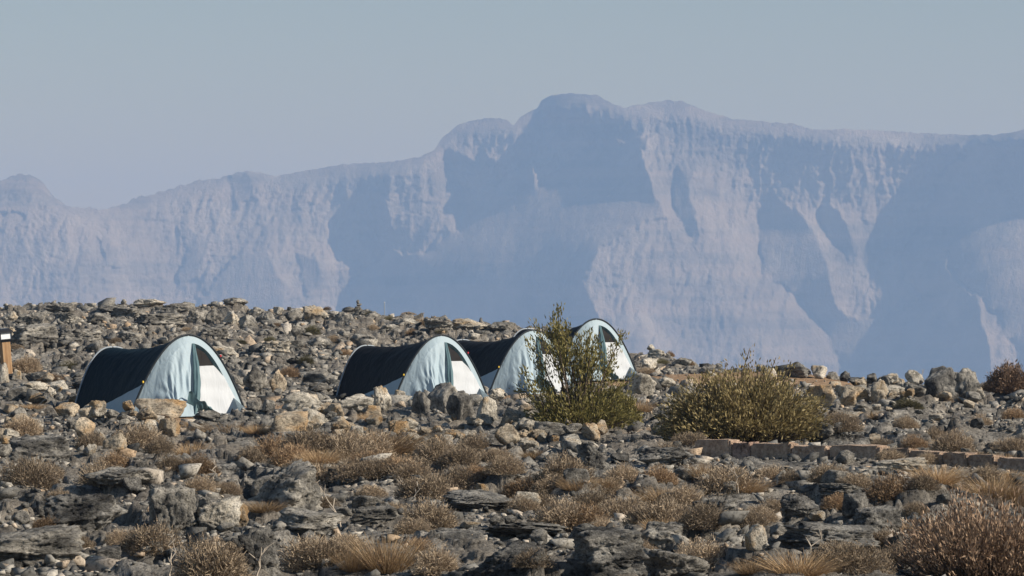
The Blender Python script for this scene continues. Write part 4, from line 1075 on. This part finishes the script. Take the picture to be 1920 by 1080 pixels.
def bush(name, px, py, tips, nfill, rx, ry, h, leaf_mat, label, seed, leaf=(0.035, 0.075), dens=46, fill_lo=0.35, Y=None, tipd=3.0):
    """a many-stemmed shrub: stems to every tip, leaves set along the upper part of each stem"""
    g = np.random.default_rng(seed)
    if Y is None: x, Y, z = hit(px, py)
    else: x = at(px, Y); z = float(ground_z(np.array([x]), np.array([Y]))[0])
    root = empty(name, (x, Y, z - 0.03)); tag(root, label, 'bush')
    T = [np.array([(a - px) / FPX * Y, g.uniform(-0.25, 0.25), (py - b) / FPX * Y]) for a, b in tips]
    for _ in range(nfill):
        a = g.uniform(0, 6.28); rr = math.sqrt(g.random()); th = g.uniform(fill_lo, 1.0)
        top = h * (1 - 0.72 * rr ** 3.2) * th * (1 + 0.22 * n2(np.array([3 * rr * math.cos(a)]), np.array([3 * rr * math.sin(a)]), seed)[0])
        T.append(np.array([rx * rr * math.cos(a), ry * rr * math.sin(a), max(top, 0.08)]))
    T = np.array(T); nb = len(tips)
    S0 = T * np.array([0.30, 0.35, 0.0]) * g.uniform(0.5, 1.0, (len(T), 1)); S0[:, 2] = 0
    bendv = 0.12 * g.normal(size=T.shape) * np.linalg.norm(T, axis=1)[:, None]; bendv[:, 2] = 0
    V = []
    st = MB()
    for i in range(len(T)):
        e = np.linspace(0, 1, 6)[:, None]
        pts = S0[i] * (1 - e) + T[i] * e + bendv[i] * (e * (1 - e) * 2)
        st.tube(pts, np.linspace(0.010, 0.0025, 6) * (1.5 if i < nb else 0.8), 4)
    st.build('stems', M['bark'], root)
    C = []; D = []
    for i in range(len(T)):
        L_ = np.linalg.norm(T[i] - S0[i]); m_ = int(dens * (tipd if i < nb else 1.1) * max(0.5, L_))
        e = g.uniform(0.42 if i >= nb else 0.50, 1.0, m_)[:, None] ** 0.8
        pts = S0[i] * (1 - e) + T[i] * e + bendv[i] * (e * (1 - e) * 2)
        ax = T[i] - S0[i]; ax /= np.linalg.norm(ax)
        spread = 0.065 * (1.15 - e) + 0.012
        off = g.normal(size=(m_, 3)) * spread * (1.35 if i < nb else 1.2)
        C.append(pts + off); D.append(unit(ax * 1.1 + 0.55 * g.normal(size=(m_, 3)) + np.array([0, 0, 0.35])))
    C = np.concatenate(C); D = np.concatenate(D); keep = C[:, 2] > 0.02; C = C[keep]; D = D[keep]
    n = len(C)
    v_, f_ = diamonds(C, D, g.uniform(*leaf, n), g.uniform(0.006, 0.011, n), g)
    o = link('foliage', mesh_np('foliage', v_, f_, leaf_mat), root)
    return root
bush('evergreen_bush', 1085, 802, [(1048, 572), (1036, 588), (1062, 602), (1030, 615), (1001, 604), (988, 632), (1106, 614), (1122, 640), (1098, 640), (1167, 622), (1150, 662), (1012, 672), (982, 690), (968, 722), (1188, 700), (1086, 655), (1062, 650), (1140, 690),
     (1045, 640), (1075, 690), (1112, 668), (1010, 705), (1165, 715), (1052, 610), (1115, 625), (1092, 622), (1000, 720), (1128, 655), (1070, 635)], 220, 0.72, 0.6, 0.60, M['leaf'],
     'tall dark green bush with upright leafy sprigs in front of the farther tents', 51, dens=58, tipd=2.8)
bush('olive_bush', 1395, 832, [(1407, 654), (1360, 682), (1455, 672), (1480, 680), (1392, 686), (1330, 706), (1425, 684), (1300, 720), (1520, 730)], 860, 1.12, 0.75, 0.86, M['leaf2'],
     'wide olive green bush behind the stone kerb', 52, dens=44, fill_lo=0.3, tipd=1.0)
bush('dry_bush', 1893, 737, [(1880, 684), (1900, 688), (1870, 694), (1912, 692), (1930, 690), (1890, 680)], 260, 0.42, 0.35, 0.52, leafy('russet_dry_leaves', (0.14, 0.092, 0.062), (0.34, 0.235, 0.16), 0.15), 'rounded russet dry bush on the plateau edge right of the massive boulder', 53, dens=60, fill_lo=0.3)
bush('green_shrub', 1150, 800, [], 230, 0.36, 0.3, 0.52, M['leaf'], 'low bright green shrub at the right foot of the tall dark green bush', 54, dens=70)

def stalk_bush(px, Y, w, h, n, seed, label):
    g = np.random.default_rng(seed)
    x = at(px, Y); z = float(ground_z(np.array([x]), np.array([Y]))[0])
    root = empty('seed_stalk_bush', (x, Y, z - 0.03)); tag(root, label, 'bush')
    a = g.uniform(0, 6.28, n); rr = np.sqrt(g.random(n)) * w / 2
    p = np.stack([rr * np.cos(a) * 0.75, rr * np.sin(a) * 0.6, 0 * a], -1)
    hh = h * g.uniform(0.55, 1.0, n) * (1 - 0.55 * (rr / (w / 2)) ** 2)
    d = np.stack([np.cos(a) * rr * 0.5, np.sin(a) * rr * 0.5, hh], -1) + 0.05 * g.normal(size=(n, 3))
    link('stems', joinm('stems', [strips(p, p + d, np.full(n, 0.003), None, 2, g)], M['bark']), root)
    m_ = n * 11; w_ = g.integers(0, n, m_); e = g.uniform(0.35, 1.02, m_)[:, None]
    c_ = p[w_] + d[w_] * e + 0.014 * g.normal(size=(m_, 3))
    v_, f_ = diamonds(c_, unit(unit(d[w_]) + 0.35 * g.normal(size=(m_, 3))), g.uniform(0.025, 0.055, m_), g.uniform(0.003, 0.0065, m_), g)
    link('seed_heads', mesh_np('seed_heads', v_, f_, M['seed']), root)
M['seed'] = leafy('brown_seed_heads', (0.105, 0.066, 0.044), (0.38, 0.265, 0.175), 0.1)
stalk_bush(1860, 20.6, 0.95, 0.62, 900, 61, 'dense brown thicket of upright dry seed stalks beside orange grass')
stalk_bush(1775, 21.6, 0.60, 0.42, 420, 62, 'thin edge clump of brown seed stalks beside the dense thicket')

# bleached dead twigs sticking out of the shrubs
for i, (px, py, hpx, lean) in enumerate([(318, 1085, 80, 0.1), (345, 1090, 75, 0.5), (480, 1085, 70, 0.4), (605, 945, 42, -0.2), (640, 990, 80, -0.5), (745, 930, 36, 0.2), (770, 940, 40, 0.6), (400, 905, 40, 0.1), (1725, 716, 26, 0.25), (1385, 925, 50, -0.2), (1520, 1075, 80, 0.1)]):
    g = np.random.default_rng(70 + i); x, Y, z = hit(px, py); h = hpx / FPX * Y
    m = MB(); e = np.linspace(0, 1, 7)
    main = np.stack([lean * h * e ** 1.4 + 0.02 * g.normal(size=7) * e, 0.03 * g.normal(size=7) * e, h * e], -1); m.tube(main, np.linspace(0.007, 0.002, 7), 4)
    for b_ in range(4):
        k0 = g.integers(2, 6); q = main[k0]; dv = np.array([g.normal() * 0.3, g.normal() * 0.2, 0.5]) * h * 0.45
        m.tube([q, q + dv * 0.6, q + dv], [0.004, 0.003, 0.0015], 4)
    o = m.build('dead_twig', M['twig']); o.location = (x, Y, z - 0.02)
    zt_, zg = zone(px, py); tag(o, f'thin bleached dead twig sticking up {beside(px, py)}', 'twig', 'bleached dead twigs')

# ------------------------------------------------------------------ cairn and marker on the skyline
x, Y, z = hit(672, 586); Y = 97.0; x = at(672, Y); z = float(ground_z(np.array([x]), np.array([Y]))[0])
ca = empty('cairn', (x, Y, z)); tag(ca, 'little cairn of stacked stones on the hillside skyline', 'cairn')
zz = -0.05
for i, (w, h) in enumerate([(0.30, 0.20), (0.22, 0.13), (0.15, 0.10), (0.09, 0.12)]):
    o = link('cairn_stone', ROCKS[3 + i], ca); o.scale = (w, w, h); o.location = (0.02 * (-1) ** i, 0, zz); zz += h * 0.86
x = at(721, 97.0); z = float(ground_z(np.array([x]), np.array([97.0]))[0])
mp = empty('marker_post', (x, 97.0, z - 0.05)); tag(mp, 'thin pale marker post on the hillside skyline beside the cairn', 'post')
m = MB(); m.tube([(0, 0, 0), (0, 0, 0.46)], 0.012, 8); m.build('rod', M['piping'], mp)
m = MB(); m.tube([(0, 0, 0.44), (0, 0, 0.47)], 0.017, 8); m.build('rod_cap', M['white'], mp)
